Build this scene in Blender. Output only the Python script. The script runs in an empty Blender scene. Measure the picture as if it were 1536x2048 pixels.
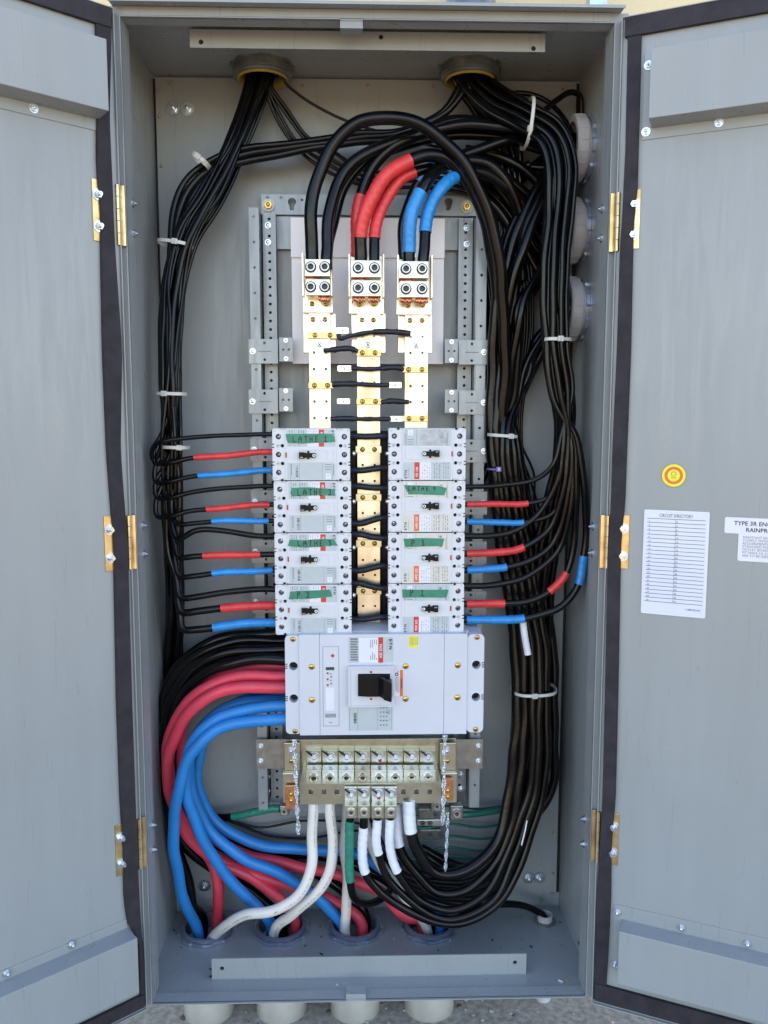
import bpy, math, random
from mathutils import Vector, Matrix
from mathutils.geometry import tessellate_polygon
random.seed(7)
scn = bpy.context.scene
COL = scn.collection
R = math.radians

# ------------------------------------------------------------ camera
PITCH, YAW, ROLL, FPX = .1127, -.0276, .0008, 1675.42
CAM = Vector((0, -1.89, 0))
cam_d = bpy.data.cameras.new('camera'); cam = bpy.data.objects.new('camera', cam_d); COL.objects.link(cam)
Rz = Matrix.Rotation(YAW, 3, 'Z')
cF = Rz @ Vector((0, math.cos(PITCH), -math.sin(PITCH)))
cU = Rz @ Vector((0, math.sin(PITCH), math.cos(PITCH)))
cR = Rz @ Vector((1, 0, 0))
cR, cU = cR*math.cos(ROLL)+cU*math.sin(ROLL), -cR*math.sin(ROLL)+cU*math.cos(ROLL)
m3 = Matrix((cR, cU, -cF)).transposed()
cam.matrix_world = Matrix.Translation(CAM) @ m3.to_4x4()
cam_d.sensor_fit = 'HORIZONTAL'; cam_d.sensor_width = 36; cam_d.lens = 36*FPX/1536
cam_d.clip_start = .05; cam_d.clip_end = 2000
scn.camera = cam

# ------------------------------------------------------------ light
SUN_EL = 52
w = bpy.data.worlds.new('World'); scn.world = w; w.use_nodes = True
nt = w.node_tree; bg = nt.nodes['Background']
sky = nt.nodes.new('ShaderNodeTexSky'); sky.sky_type = 'NISHITA'; sky.sun_disc = False
sky.sun_elevation = R(SUN_EL); sky.sun_rotation = R(8); sky.dust_density = .8
nt.links.new(sky.outputs[0], bg.inputs[0]); bg.inputs[1].default_value = .15
sd = bpy.data.lights.new('sun', 'SUN'); sd.energy = 4.5; sd.angle = R(.5); sd.color = (1, .93, .82)
sun = bpy.data.objects.new('sun', sd); COL.objects.link(sun); sun.location = (0, 5, 8)
sun.rotation_euler = (R(-(90-SUN_EL)), 0, R(-8))
vs = scn.view_settings
vs.view_transform = 'Standard'; vs.look = 'None'; vs.gamma = 1; vs.use_curve_mapping = False
vs.exposure = 2.22
vs.use_white_balance = True; vs.white_balance_temperature = 7500; vs.white_balance_tint = 13   # the phone's balance for open shade

# ------------------------------------------------------------ pixel -> world
def ray(x, y): return cF + cR*((x-768)/FPX) - cU*((y-1024)/FPX)
def P(x, y, Y):
    d = ray(x, y); return CAM + d*((Y-CAM.y)/d.y)
def proj(p):
    v = p-CAM; d = v.dot(cF); return 768+FPX*v.dot(cR)/d, 1024-FPX*v.dot(cU)/d

# ------------------------------------------------------------ materials
MATS = {}
def mat(name, col, rough=.5, metal=0., var=.06, vscale=8., bump=0., bscale=200., spec=.5, coat=0., rvar=.08, col2=None, thr=None):
    m = bpy.data.materials.new(name); m.use_nodes = True
    n = m.node_tree.nodes; L = m.node_tree.links; b = n['Principled BSDF']
    b.inputs['Roughness'].default_value = rough; b.inputs['Metallic'].default_value = metal
    b.inputs['Specular IOR Level'].default_value = spec
    b.inputs['Coat Weight'].default_value = coat
    tc = n.new('ShaderNodeTexCoord')
    ns = n.new('ShaderNodeTexNoise'); ns.inputs['Scale'].default_value = vscale; ns.inputs['Detail'].default_value = 6
    L.new(tc.outputs['Object'], ns.inputs['Vector'])
    cr = n.new('ShaderNodeValToRGB'); e = cr.color_ramp.elements
    c1 = col; c2 = col2 or col
    e[0].color = (*[max(0, c*(1-var)) for c in c1], 1); e[1].color = (*[min(1, c*(1+var)) for c in c2], 1)
    e[0].position, e[1].position = thr or (.35, .65)
    L.new(ns.outputs['Fac'], cr.inputs['Fac']); L.new(cr.outputs['Color'], b.inputs['Base Color'])
    n2 = n.new('ShaderNodeTexNoise'); n2.inputs['Scale'].default_value = vscale*2.7; n2.inputs['Detail'].default_value = 4
    L.new(tc.outputs['Object'], n2.inputs['Vector'])
    mr = n.new('ShaderNodeMapRange'); mr.inputs['To Min'].default_value = max(.02, rough-rvar); mr.inputs['To Max'].default_value = min(1, rough+rvar)
    L.new(n2.outputs['Fac'], mr.inputs['Value']); L.new(mr.outputs[0], b.inputs['Roughness'])
    if bump:
        n3 = n.new('ShaderNodeTexNoise'); n3.inputs['Scale'].default_value = bscale; n3.inputs['Detail'].default_value = 3
        L.new(tc.outputs['Object'], n3.inputs['Vector'])
        bp = n.new('ShaderNodeBump'); bp.inputs['Strength'].default_value = bump; bp.inputs['Distance'].default_value = .002
        L.new(n3.outputs['Fac'], bp.inputs['Height']); L.new(bp.outputs[0], b.inputs['Normal'])
    MATS[name] = m; return m
mat('paint', (.283, .302, .306), .36, var=.035, vscale=3, bump=.06, bscale=450, rvar=.07)
mat('galv_paint', (.30, .32, .33), .38, .25, var=.05, vscale=12, bump=.05, bscale=300)
mat('gasket', (.022, .018, .024), .8, var=.3, vscale=30, bump=.4, bscale=500)
mat('black', (.0022, .0022, .003), .2, var=.5, vscale=11, bump=.14, bscale=110, spec=.28, rvar=.09, col2=(.0042, .0040, .0040))
mat('black_rough', (.012, .012, .014), .5, var=.3, vscale=30, bump=.4, bscale=120)
mat('sleeve', (.008, .009, .016), .45, var=.3, vscale=60, bump=.6, bscale=180)
mat('red_wire', (.74, .05, .085), .42, var=.1, vscale=16, bump=.08, bscale=120, rvar=.1)
mat('blue_wire', (.0, .20, .55), .42, var=.1, vscale=16, bump=.08, bscale=120)
mat('white_wire', (.80, .74, .68), .42, var=.05, vscale=14, bump=.06, bscale=120, col2=(.74, .68, .61))
mat('red_tape', (.70, .04, .04), .34, var=.14, vscale=40, bump=.25, bscale=120)
mat('blue_tape', (.0, .24, .62), .34, var=.12, vscale=40, bump=.25, bscale=120)
mat('white_tape', (.74, .76, .82), .4, var=.05, vscale=40, bump=.3, bscale=120)
mat('green_tape', (.008, .20, .13), .38, var=.12, vscale=40, bump=.3, bscale=90)
mat('green_wire', (.004, .12, .085), .35, var=.12, vscale=25)
mat('ink', (.03, .012, .008), .5)
mat('zinc', (.62, .66, .70), .3, 1, var=.12, vscale=60)
mat('steel', (.42, .42, .42), .32, 1, var=.15, vscale=60)
mat('dull_metal', (.34, .33, .31), .36, 1, var=.12, vscale=60)
mat('chromate', (.62, .43, .17), .34, 1, var=.18, vscale=26, col2=(.68, .50, .26))
mat('brass', (.62, .40, .10), .28, 1, var=.2, vscale=90)
mat('champagne', (.62, .56, .40), .3, 1, var=.08, vscale=25, col2=(.58, .54, .42))
mat('tin', (.50, .43, .31), .30, 1, var=.08, vscale=13, bump=.12, bscale=50, col2=(.78, .73, .62), rvar=.12)  # gold-brown to pale noise imitates mottled dark reflections, along with tarnish
mat('alu', (.8, .77, .7), .3, 1, var=.08, vscale=40)
mat('copper', (.72, .30, .16), .34, 1, var=.25, vscale=90)
mat('plastic', (.60, .61, .64), .42, var=.025, vscale=12, bump=.02, bscale=300)
mat('plastic_dim', (.50, .50, .50), .45, var=.04, vscale=30)
mat('main_plastic', (.56, .57, .62), .42, var=.025, vscale=9, bump=.03, bscale=400)
mat('label_grey', (.44, .49, .51), .35, var=.04, vscale=30)
mat('label_cream', (.60, .57, .52), .35, var=.05, vscale=30)
mat('label_white', (.68, .68, .74), .35, var=.03, vscale=30)
mat('label_red', (.58, .035, .025), .4)
mat('label_orange', (.72, .14, .04), .4)
mat('label_yellow', (.8, .72, .03), .4)
mat('print', (.03, .032, .04), .5)
mat('print_grey', (.16, .18, .19), .5)
mat('print_white', (.75, .75, .75), .5)
mat('button_red', (.42, .03, .03), .4)
mat('socket_shade', (.055, .045, .04), .5)  # shade painted into hex recesses and round steel screw heads
mat('hole', (.006, .006, .007), .7)  # near-black shade painted into holes, slots and gaps; also black scraps
mat('black_plastic', (.0035, .0035, .0045), .4, var=.15, vscale=40, spec=.2)
mat('sheet', (.92, .88, .89), .5, var=.04, vscale=5)
mat('paper', (.62, .66, .80), .22, var=.03, vscale=9, coat=.6, bump=.6, bscale=9)
mat('tie', (.60, .60, .56), .4, var=.06, vscale=60)
mat('tie_purple', (.12, .10, .35), .4)
mat('pvc_dark', (.14, .145, .19), .45, var=.1, vscale=20)
mat('pvc_ring', (.52, .49, .49), .42, var=.08, vscale=20, bump=.1, bscale=90)
mat('pvc_pipe', (.46, .44, .40), .9, var=.1, vscale=9, col2=(.58, .56, .52), bump=.3, bscale=60)
mat('hub_metal', (.26, .26, .23), .45, .8, var=.15, vscale=40, bump=.2, bscale=150)
mat('yellow_plastic', (.40, .29, .05), .45, var=.12, vscale=20)
mat('galv', (.55, .62, .74), .35, .9, var=.22, vscale=35)
mat('wall', (.72, .60, .38), .85, var=.05, vscale=3, bump=.3, bscale=60)
mat('concrete', (.34, .31, .28), .9, var=.16, vscale=70, bump=.5, bscale=120, col2=(.42, .39, .36))
mat('dirt', (.20, .15, .095), .95, var=.15, vscale=1.2, bump=.5, bscale=20)
mat('rust_stone', (.10, .085, .07), .9, var=.3, vscale=200)
mat('rust', (.17, .05, .02), .7)
def tape_mat():
    m = mat('clear_tape', (.60, .61, .63), .12, var=.12, vscale=90, bump=.9, bscale=110, rvar=.1)
    m.node_tree.nodes['Principled BSDF'].inputs['Alpha'].default_value = .45
tape_mat()
def weather(name, streak=.10, speck=.5):
    m = MATS[name]; n = m.node_tree.nodes; L = m.node_tree.links; b = n['Principled BSDF']
    src = b.inputs['Base Color'].links[0].from_socket; tc = [q for q in n if q.type == 'TEX_COORD'][0]
    mp = n.new('ShaderNodeMapping'); mp.inputs['Scale'].default_value = (14, 14, 1.1); L.new(tc.outputs['Object'], mp.inputs['Vector'])
    n1 = n.new('ShaderNodeTexNoise'); n1.inputs['Scale'].default_value = 1.6; n1.inputs['Detail'].default_value = 8; L.new(mp.outputs[0], n1.inputs['Vector'])
    r1 = n.new('ShaderNodeMapRange'); r1.inputs['From Min'].default_value = .25; r1.inputs['From Max'].default_value = .7
    r1.inputs['To Min'].default_value = 1-streak; r1.inputs['To Max'].default_value = 1+streak; L.new(n1.outputs['Fac'], r1.inputs['Value'])
    mx = n.new('ShaderNodeVectorMath'); mx.operation = 'SCALE'; L.new(src, mx.inputs[0]); L.new(r1.outputs[0], mx.inputs['Scale'])
    n2 = n.new('ShaderNodeTexNoise'); n2.inputs['Scale'].default_value = 75; n2.inputs['Detail'].default_value = 3; L.new(tc.outputs['Object'], n2.inputs['Vector'])
    r2 = n.new('ShaderNodeMapRange'); r2.inputs['From Min'].default_value = .70; r2.inputs['From Max'].default_value = .74; r2.inputs['To Max'].default_value = speck; L.new(n2.outputs['Fac'], r2.inputs['Value'])
    m2 = n.new('ShaderNodeMix'); m2.data_type = 'RGBA'; L.new(r2.outputs[0], m2.inputs['Factor']); L.new(mx.outputs[0], m2.inputs['A']); m2.inputs['B'].default_value = (.36, .34, .31, 1)
    L.new(m2.outputs['Result'], b.inputs['Base Color'])
    # faint rubbed patches in the gloss
    n3 = n.new('ShaderNodeTexNoise'); n3.inputs['Scale'].default_value = 4.5; n3.inputs['Detail'].default_value = 9; n3.inputs['Distortion'].default_value = 1.2; L.new(mp.outputs[0], n3.inputs['Vector'])
    r3 = n.new('ShaderNodeMapRange'); r3.inputs['From Min'].default_value = .3; r3.inputs['From Max'].default_value = .7; r3.inputs['To Min'].default_value = .24; r3.inputs['To Max'].default_value = .50
    L.new(n3.outputs['Fac'], r3.inputs['Value']); L.new(r3.outputs[0], b.inputs['Roughness'])
weather('paint', .028, .22); weather('galv_paint', .03, .2)
def clear_mat():
    m = bpy.data.materials.new('clear_strip'); m.use_nodes = True
    b = m.node_tree.nodes['Principled BSDF']
    b.inputs['Base Color'].default_value = (.70, .74, .78, 1); b.inputs['Metallic'].default_value = .75
    b.inputs['Roughness'].default_value = .15; b.inputs['Alpha'].default_value = .85
    n = m.node_tree.nodes; v = n.new('ShaderNodeTexVoronoi'); v.inputs['Scale'].default_value = 260
    tc = n.new('ShaderNodeTexCoord'); m.node_tree.links.new(tc.outputs['Object'], v.inputs['Vector'])
    bp = n.new('ShaderNodeBump'); bp.inputs['Strength'].default_value = 1; bp.inputs['Distance'].default_value = .003
    m.node_tree.links.new(v.outputs['Distance'], bp.inputs['Height']); m.node_tree.links.new(bp.outputs[0], b.inputs['Normal'])
    MATS['clear_strip'] = m
clear_mat()

# ------------------------------------------------------------ mesh helpers
class Frame:
    def __init__(s, o, u, v, n): s.o, s.u, s.v, s.n = Vector(o), Vector(u), Vector(v), Vector(n)
    def __call__(s, a, b, c=0): return s.o + s.u*a + s.v*b + s.n*c
    def at(s, a, b, c=0): return Frame(s(a, b, c), s.u, s.v, s.n)
W = Frame((0, 0, 0), (1, 0, 0), (0, 0, 1), (0, -1, 0))      # u = right, v = up, n = out of the box
def perp(d):
    d = d.normalized(); a = Vector((0, 0, 1)) if abs(d.z) < .9 else Vector((1, 0, 0))
    u = d.cross(a).normalized(); return u, d.cross(u).normalized()

ORG = {}
class MB:
    def __init__(s): s.v, s.f, s.mi, s.sm, s.mats = [], [], [], [], []
    def add(s, vs, fs, m, smooth=False):
        if m not in s.mats: s.mats.append(m)
        k = s.mats.index(m); b = len(s.v); s.v += [tuple(v) for v in vs]
        for f in fs: s.f.append([i+b for i in f]); s.mi.append(k); s.sm.append(smooth)
    def box(s, fr, u0, u1, v0, v1, n0, n1, m):
        vs = [fr(u, v, n) for n in (n0, n1) for v in (v0, v1) for u in (u0, u1)]
        s.add(vs, [(0, 2, 3, 1), (4, 5, 7, 6), (0, 1, 5, 4), (2, 6, 7, 3), (0, 4, 6, 2), (1, 3, 7, 5)], m)
    def plate(s, fr, outline, holes, n0, n1, m):
        loops = [[Vector((a, b, 0)) for a, b in outline]] + [[Vector((a, b, 0)) for a, b in h] for h in holes]
        tris = tessellate_polygon(loops)
        flat = [p for l in loops for p in l]; N = len(flat)
        vs = [fr(p.x, p.y, n1) for p in flat] + [fr(p.x, p.y, n0) for p in flat]
        fs = []
        for t in tris:
            a, b, c = (flat[i] for i in t)
            if (b-a).cross(c-a).z < 0: t = (t[0], t[2], t[1])
            fs.append(tuple(t)); fs.append((t[2]+N, t[1]+N, t[0]+N))
        k = 0
        for l in loops:
            n = len(l)
            for i in range(n):
                j = (i+1) % n; fs.append((k+i, k+i+N, k+j+N, k+j))
            k += n
        s.add(vs, fs, m)
    def cyl(s, c, d, r, h, m, seg=16, r2=None, smooth=True, caps=True):
        c = Vector(c); d = Vector(d).normalized(); u, v = perp(d); r2 = r if r2 is None else r2
        ring = lambda o, rr: [o+(u*math.cos(2*math.pi*i/seg)+v*math.sin(2*math.pi*i/seg))*rr for i in range(seg)]
        a, b = ring(c, r), ring(c+d*h, r2)
        s.add(a+b, [(i, (i+1) % seg, seg+(i+1) % seg, seg+i) for i in range(seg)], m, smooth)
        if caps: s.add(a+b, [tuple(range(seg))[::-1], tuple(range(seg, 2*seg))], m)
    def lathe(s, c, d, prof, m, seg=32, smooth=False, closed=True):
        """ring of revolution: prof = [(radius, height)...] closed loop"""
        c = Vector(c); d = Vector(d).normalized(); u, v = perp(d); n = len(prof); vs = []
        for i in range(seg):
            a = 2*math.pi*i/seg; q = u*math.cos(a)+v*math.sin(a)
            vs += [c+q*r+d*h for r, h in prof]
        fs = []
        for i in range(seg):
            j = (i+1) % seg
            for k in range(n if closed else n-1):
                l = (k+1) % n; fs.append((i*n+k, j*n+k, j*n+l, i*n+l))
        s.add(vs, fs, m, smooth)
    def dome(s, c, d, r, h, m, seg=16, rings=4):
        c = Vector(c); d = Vector(d).normalized(); u, v = perp(d); vs = []
        for k in range(rings):
            t = k/rings*math.pi/2
            vs += [c+(u*math.cos(2*math.pi*i/seg)+v*math.sin(2*math.pi*i/seg))*r*math.cos(t)+d*h*math.sin(t) for i in range(seg)]
        vs.append(c+d*h); fs = []
        for k in range(rings-1):
            for i in range(seg): fs.append((k*seg+i, k*seg+(i+1) % seg, (k+1)*seg+(i+1) % seg, (k+1)*seg+i))
        for i in range(seg): fs.append(((rings-1)*seg+i, (rings-1)*seg+(i+1) % seg, len(vs)-1))
        s.add(vs, fs, m, True)
    def tube(s, path, r, m, seg=12, ridge=0, pitch=.012, flat=1.):
        n = len(path); T = [(path[min(i+1, n-1)]-path[max(i-1, 0)]).normalized() for i in range(n)]
        u, _ = perp(T[0]); vs = []; L = 0
        rr = r if callable(r) else (lambda t: r)
        for i in range(n):
            if i: L += (path[i]-path[i-1]).length
            u = (u-T[i]*u.dot(T[i])).normalized(); v = T[i].cross(u)
            for k in range(seg):
                a = 2*math.pi*k/seg; q = rr(i/(n-1))
                if ridge: q += ridge*((L/pitch+k/seg) % 1)
                vs.append(path[i]+(u*math.cos(a)+v*math.sin(a)*flat)*q)
        fs = [(i*seg+k, (i+1)*seg+k, (i+1)*seg+(k+1) % seg, i*seg+(k+1) % seg) for i in range(n-1) for k in range(seg)]
        s.add(vs, fs, m, True)
        s.add(vs[:seg], [tuple(range(seg))], m); s.add(vs[-seg:], [tuple(range(seg))[::-1]], m)
    def text(s, fr, body, size, m, u=0, v=0, n=.0004, rot=0, align='LEFT', xs=1., bold=0):
        c = bpy.data.curves.new('t', 'FONT'); c.body = body; c.size = size; c.align_x = align; c.offset = bold
        c.resolution_u = 2; c.space_character = 1.02
        o = bpy.data.objects.new('t', c); me = bpy.data.meshes.new_from_object(o)
        ca, sa = math.cos(rot), math.sin(rot)
        vs = [fr(u+(p.co.x*xs*ca-p.co.y*sa), v+(p.co.x*xs*sa+p.co.y*ca), n) for p in me.vertices]
        s.add(vs, [tuple(p.vertices) for p in me.polygons], m)
        bpy.data.objects.remove(o); bpy.data.curves.remove(c); bpy.data.meshes.remove(me)
    # fasteners: centre on the surface, direction out
    def hexbolt(s, c, d, r, m='zinc', washer=1.7, stud=True):
        c = Vector(c); d = Vector(d).normalized()
        if washer: s.cyl(c, d, r*washer, r*.25, m, 20)
        s.cyl(c+d*r*.25, d, r, r*.8, m, 6, smooth=False)
        if stud: s.cyl(c+d*r*1.05, d, r*.5, r*.6, m, 10); s.dome(c+d*r*1.65, d, r*.5, r*.2, m, 10, 2)
        else: s.dome(c+d*r*1.05, d, r*.75, r*.2, m, 10, 2)
    def screw(s, c, d, r, m='brass', kind='cross', h=.45, ang=.4):
        c = Vector(c); d = Vector(d).normalized()
        s.cyl(c, d, r, r*h*.4, m, 16); s.dome(c+d*r*h*.4, d, r, r*h*.7, m, 16, 3)
        u, v = perp(d); fr = Frame(c+d*(r*h*1.12), u*math.cos(ang)+v*math.sin(ang), v*math.cos(ang)-u*math.sin(ang), d)
        s.box(fr, -r*.62, r*.62, -r*.12, r*.12, -r*.35, .0001, 'hole')
        if kind == 'cross': s.box(fr, -r*.12, r*.12, -r*.62, r*.62, -r*.35, .00012, 'hole')
    def socket(s, c, d, r, m='steel'):
        c = Vector(c)
        d = Vector(d).normalized()
        s.lathe(c, d, [(r*.5, 0), (r, 0), (r, r*.5), (r*.85, r*.7), (r*.62, r*.7), (r*.5, r*.55)], m, 20)
        s.cyl(c, d, r*.52, r*.15, 'socket_shade', 6, smooth=False)  # dark floor imitates the shade in the hex recess
        if m == 'steel': s.cyl(c-d*.0004, d, r*1.14, .0008, 'socket_shade', 20)  # dark ring imitates the contact shade round the head
    def build(s, name, parent=None, bevel=0, bseg=2, **kw):
        me = bpy.data.meshes.new(name)
        o = bpy.data.objects.new(name, me); COL.objects.link(o)
        if parent is not None: org = ORG[parent.name]; o.parent = parent
        else:
            org = kw.pop('origin', None); org = Vector(org) if org is not None else None
            if org is None:
                n = len(s.v); xs, ys, zs = zip(*s.v)
                org = Vector(((min(xs)+max(xs))/2, (min(ys)+max(ys))/2, min(zs)))
            o.location = org
        kw.pop('origin', None)
        ORG[o.name] = Vector(org)
        me.from_pydata([Vector(v)-org for v in s.v], [], s.f)
        for m in s.mats: me.materials.append(MATS[m])
        me.polygons.foreach_set('material_index', s.mi); me.polygons.foreach_set('use_smooth', s.sm)
        me.update()
        if bevel:
            b = o.modifiers.new('bevel', 'BEVEL'); b.width = bevel; b.segments = bseg; b.limit_method = 'ANGLE'; b.angle_limit = R(50)
        for k, v in kw.items(): o[k] = v
        return o
def thing(name, label, category, loc, group=None):
    o = bpy.data.objects.new(name, None); COL.objects.link(o); o.location = loc; o.empty_display_size = .02
    o['label'] = label; o['category'] = category
    if group: o['group'] = group
    ORG[o.name] = Vector(loc); return o
def circ(cx, cy, r, n=16): return [(cx+r*math.cos(2*math.pi*i/n), cy+r*math.sin(2*math.pi*i/n)) for i in range(n)]
def rrect(x0, x1, y0, y1, r, n=4):
    p = []
    for cx, cy, a in ((x1-r, y1-r, 0), (x0+r, y1-r, 90), (x0+r, y0+r, 180), (x1-r, y0+r, 270)):
        for i in range(n+1):
            t = R(a+90*i/n); p.append((cx+r*math.cos(t), cy+r*math.sin(t)))
    return p
def rect(x0, x1, y0, y1): return [(x0, y0), (x1, y0), (x1, y1), (x0, y1)]
def px(x0, y0, x1, y1, Y):
    a, b = P(x0, y0, Y), P(x1, y1, Y)
    return a.x, b.x, b.z, a.z
def pbox(mb, x0, y0, x1, y1, Y, th, m):
    a = px(x0, y0, x1, y1, Y); mb.box(W, *a, -Y-th, -Y, m)
def catmull(pts, step=.006):
    pts = [Vector(p) for p in pts]
    pts = [pts[0]*2-pts[1]] + pts + [pts[-1]*2-pts[-2]]; out = []
    for i in range(1, len(pts)-2):
        p0, p1, p2, p3 = pts[i-1:i+3]
        k = lambda a, b: max((b-a).length, 1e-5)**.5
        t0 = 0; t1 = t0+k(p0, p1); t2 = t1+k(p1, p2); t3 = t2+k(p2, p3)
        n = max(2, int((p2-p1).length/step))
        for j in range(n):
            t = t1+(t2-t1)*j/n
            A1 = p0*((t1-t)/(t1-t0))+p1*((t-t0)/(t1-t0)); A2 = p1*((t2-t)/(t2-t1))+p2*((t-t1)/(t2-t1)); A3 = p2*((t3-t)/(t3-t2))+p3*((t-t2)/(t3-t2))
            B1 = A1*((t2-t)/(t2-t0))+A2*((t-t0)/(t2-t0)); B2 = A2*((t3-t)/(t3-t1))+A3*((t-t1)/(t3-t1))
            out.append(B1*((t2-t)/(t2-t1))+B2*((t-t1)/(t2-t1)))
    out.append(pts[-2]); return out
def cable(pts, r, m, label, group=None, tapes=(), name='cable', seg=12, step=.008, legend=None):
    """pts: (pixel x, pixel y, depth Y) or Vector; tapes: ((xa,ya),(xb,yb),material)"""
    path = catmull([p if isinstance(p, Vector) else P(*p) for p in pts], step)
    ph = [random.uniform(0, 6.3) for _ in range(6)]; n_ = len(path)
    for k in range(n_):
        e = min(1, k/6, (n_-1-k)/6)*min(.0016, r*.16)
        path[k] = path[k]+Vector((math.sin(k*.21+ph[0])+.6*math.sin(k*.47+ph[1]), .5*math.sin(k*.18+ph[2]), math.sin(k*.19+ph[3])+.6*math.sin(k*.41+ph[4])))*e
    mb = MB(); mb.tube(path, r, m, seg)
    o = mb.build(name, label=label, category='cable')
    if group: o['group'] = group
    if legend:
        pb = MB(); run = 0
        for k in range(3, len(path)-4):
            L_ = (path[k+1]-path[k]).length; run += L_
            if (run % .16) > .11 or random.random() < .12: continue
            d_ = (path[k+1]-path[k]).normalized(); c_ = (CAM-path[k]).normalized(); c_ = (c_-d_*c_.dot(d_)).normalized(); s_ = d_.cross(c_)
            nn = (c_+s_*legend[1]).normalized(); sd_ = d_.cross(nn)
            q = path[k]+nn*(r+.0001)
            for z in range(int(L_/.0022)):
                if random.random() < .75: pb.box(Frame(q+d_*z*.0022, d_, sd_, nn), 0, random.uniform(.0009, .0017), -random.uniform(.0006, .0011), .0009, -.0002, .0001, legend[0])
        pb.build('printed_legend', o)
    if tapes:
        q = [proj(p) for p in path]
        near = lambda t: min(range(len(q)), key=lambda i: (q[i][0]-t[0])**2+(q[i][1]-t[1])**2)
        for a, b, tm in tapes:
            i, j = sorted((near(a), near(b)))
            fine = catmull(path[i:j+1], .0022) if j-i > 1 else path[i:j+2]
            tb = MB(); tb.tube(fine, r+.0008, tm, 16, ridge=.0009, pitch=.015)
            c = tb.build('tape_wrap', o)
    return o

# ------------------------------------------------------------ dimensions of the box (metres)
YF = -.3286                                   # plane of the door opening
OX0, OX1, OZ0, OZ1 = -.4169, .4500, -1.1600, .6923
IX0, IX1, IZ0, IZ1 = -.4406, .4737, -1.1694, .7198
ZT = .7085                                  # height of the ceiling at the front
ZB = OZ0-.0022                              # height of the floor at the front
GZ = -1.36                                  # ground

# ------------------------------------------------------------ setting
g = MB(); g.box(W, -60, 60, GZ-.1, GZ-.004, -20, 80, 'dirt'); g.build('ground', kind='structure', origin=(0, 0, GZ))
g = MB(); g.box(W, -3.2, 3.2, GZ-.09, GZ, -.058, 1.5, 'concrete'); g.build('pavement', kind='structure', origin=(0, 0, GZ))
wl = MB(); wl.box(W, -5, 5, GZ, 3.0, -.32, -.06, 'wall')
wl.build('wall', label='tan stucco building wall behind the grey electrical enclosure', category='wall')
db = MB()
for i in range(16):
    c = P(random.uniform(300, 1150), random.uniform(2012, 2044), -.3); c.z = GZ+.002; c.y = random.uniform(-.5, -.2)
    db.box(Frame(c, (1, .3, 0), (-.3, 1, 0), (0, 0, 1)), -.005, .005, -.002, .002, 0, .004, 'hole' if i % 2 else 'concrete')
for i in range(420):
    c = Vector((random.uniform(-.55, .6), random.uniform(-.55, -.06), GZ-.001)); q = random.uniform(.0012, .0045) if random.random() < .85 else random.uniform(.004, .008)
    db.dome(c, (random.uniform(-.4, .4), random.uniform(-.4, .4), 1), q, q*random.uniform(.5, .9), random.choice(('concrete', 'concrete', 'pvc_ring', 'rust_stone')), 7, 3)
db.build('gravel', kind='stuff')

# ------------------------------------------------------------ enclosure
HUBS = [Vector((-.353, -.085, 0)), Vector((-.1857, -.085, 0)), Vector((-.0159, -.085, 0)), Vector((.155, -.085, 0))]
enc = thing('electrical_enclosure', 'tall grey painted steel electrical cabinet with both doors swung open', 'cabinet', (0.015, -.2, IZ0))
b = MB(); b.box(W, IX0-.002, IX1+.002, IZ0-.002, IZ1+.002, -.004, -.001, 'paint'); b.build('back_wall', enc)
bz = P(700, 1795, -.012).z
b = MB(); b.box(W, IX0+.006, IX1-.008, bz, IZ1-.004, .004, .008, 'paint')
b.box(W, IX0+.0005, IX0+.006, bz, IZ1-.004, 0, .002, 'hole'); b.box(W, IX1-.008, IX1-.0005, bz, IZ1-.004, 0, .002, 'hole')  # black strips paint in the shade of the gap on each side
bp_ = b.build('back_panel', enc)
for sx in (0, 1):
    b = MB(); x = (IX0-.002, IX0) if sx == 0 else (IX1, IX1+.002)
    b.add([W(x[q], z, n_) for q in (0, 1) for z, n_ in ((IZ0, 0), (ZB, -YF-.001), (ZT, -YF-.001), (IZ1, 0))], [(0, 1, 2, 3), (7, 6, 5, 4), (0, 4, 5, 1), (1, 5, 6, 2), (2, 6, 7, 3), (3, 7, 4, 0)], 'paint'); b.build('side_wall', enc)
b = MB()
FL = Frame((0, 0, IZ0), (1, 0, 0), (0, -1, (ZB-IZ0)/-YF), (0, 0, 1))
b.plate(FL, rect(IX0, IX1, .0, -YF-.001), [circ(h.x, -h.y, .0565, 32) for h in HUBS]+[circ(.426, .068, .02, 24)], -.002, 0, 'paint')
b.build('bottom_wall', enc)
b = MB()
CE = Frame((0, 0, IZ1), (1, 0, 0), (0, -1, (IZ1-ZT)/YF), (0, 0, 1))
b.plate(CE, rect(IX0, IX1, .0, -YF-.001), [circ(-.2, .072, .052, 32), circ(.2263, .078, .052, 32)], 0, .002, 'paint')
b.build('top_wall', enc)
# front flange and in-turned lip
b = MB()
fo = rect(IX0-.002, IX1+.002, ZB-.002, ZT+.002)
b.plate(W, fo, [rect(OX0, OX1, OZ0, OZ1)], -YF-.0005, -YF+.0012, 'paint')
for (a0, a1, c0, c1) in ((OX0-.0015, OX0, OZ0, OZ1), (OX1, OX1+.0015, OZ0, OZ1)):
    b.box(W, a0, a1, c0, c1, -YF-.028, -YF+.006, 'paint')
nx = P(703, 55, YF).x; nw = .02
for z0, z1 in ((OZ1, OZ1+.0015), (OZ0-.0015, OZ0)):
    nn = nx if z0 > 0 else P(712, 1990, YF).x
    b.box(W, OX0, nn-nw, z0, z1, -YF-.028, -YF+.006, 'paint'); b.box(W, nn+nw, OX1, z0, z1, -YF-.028, -YF+.006, 'paint')
    zz = (z0-.006, z0+.0005) if z0 > 0 else (z1-.0005, z1+.006)
b.build('door_frame', enc)
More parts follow.
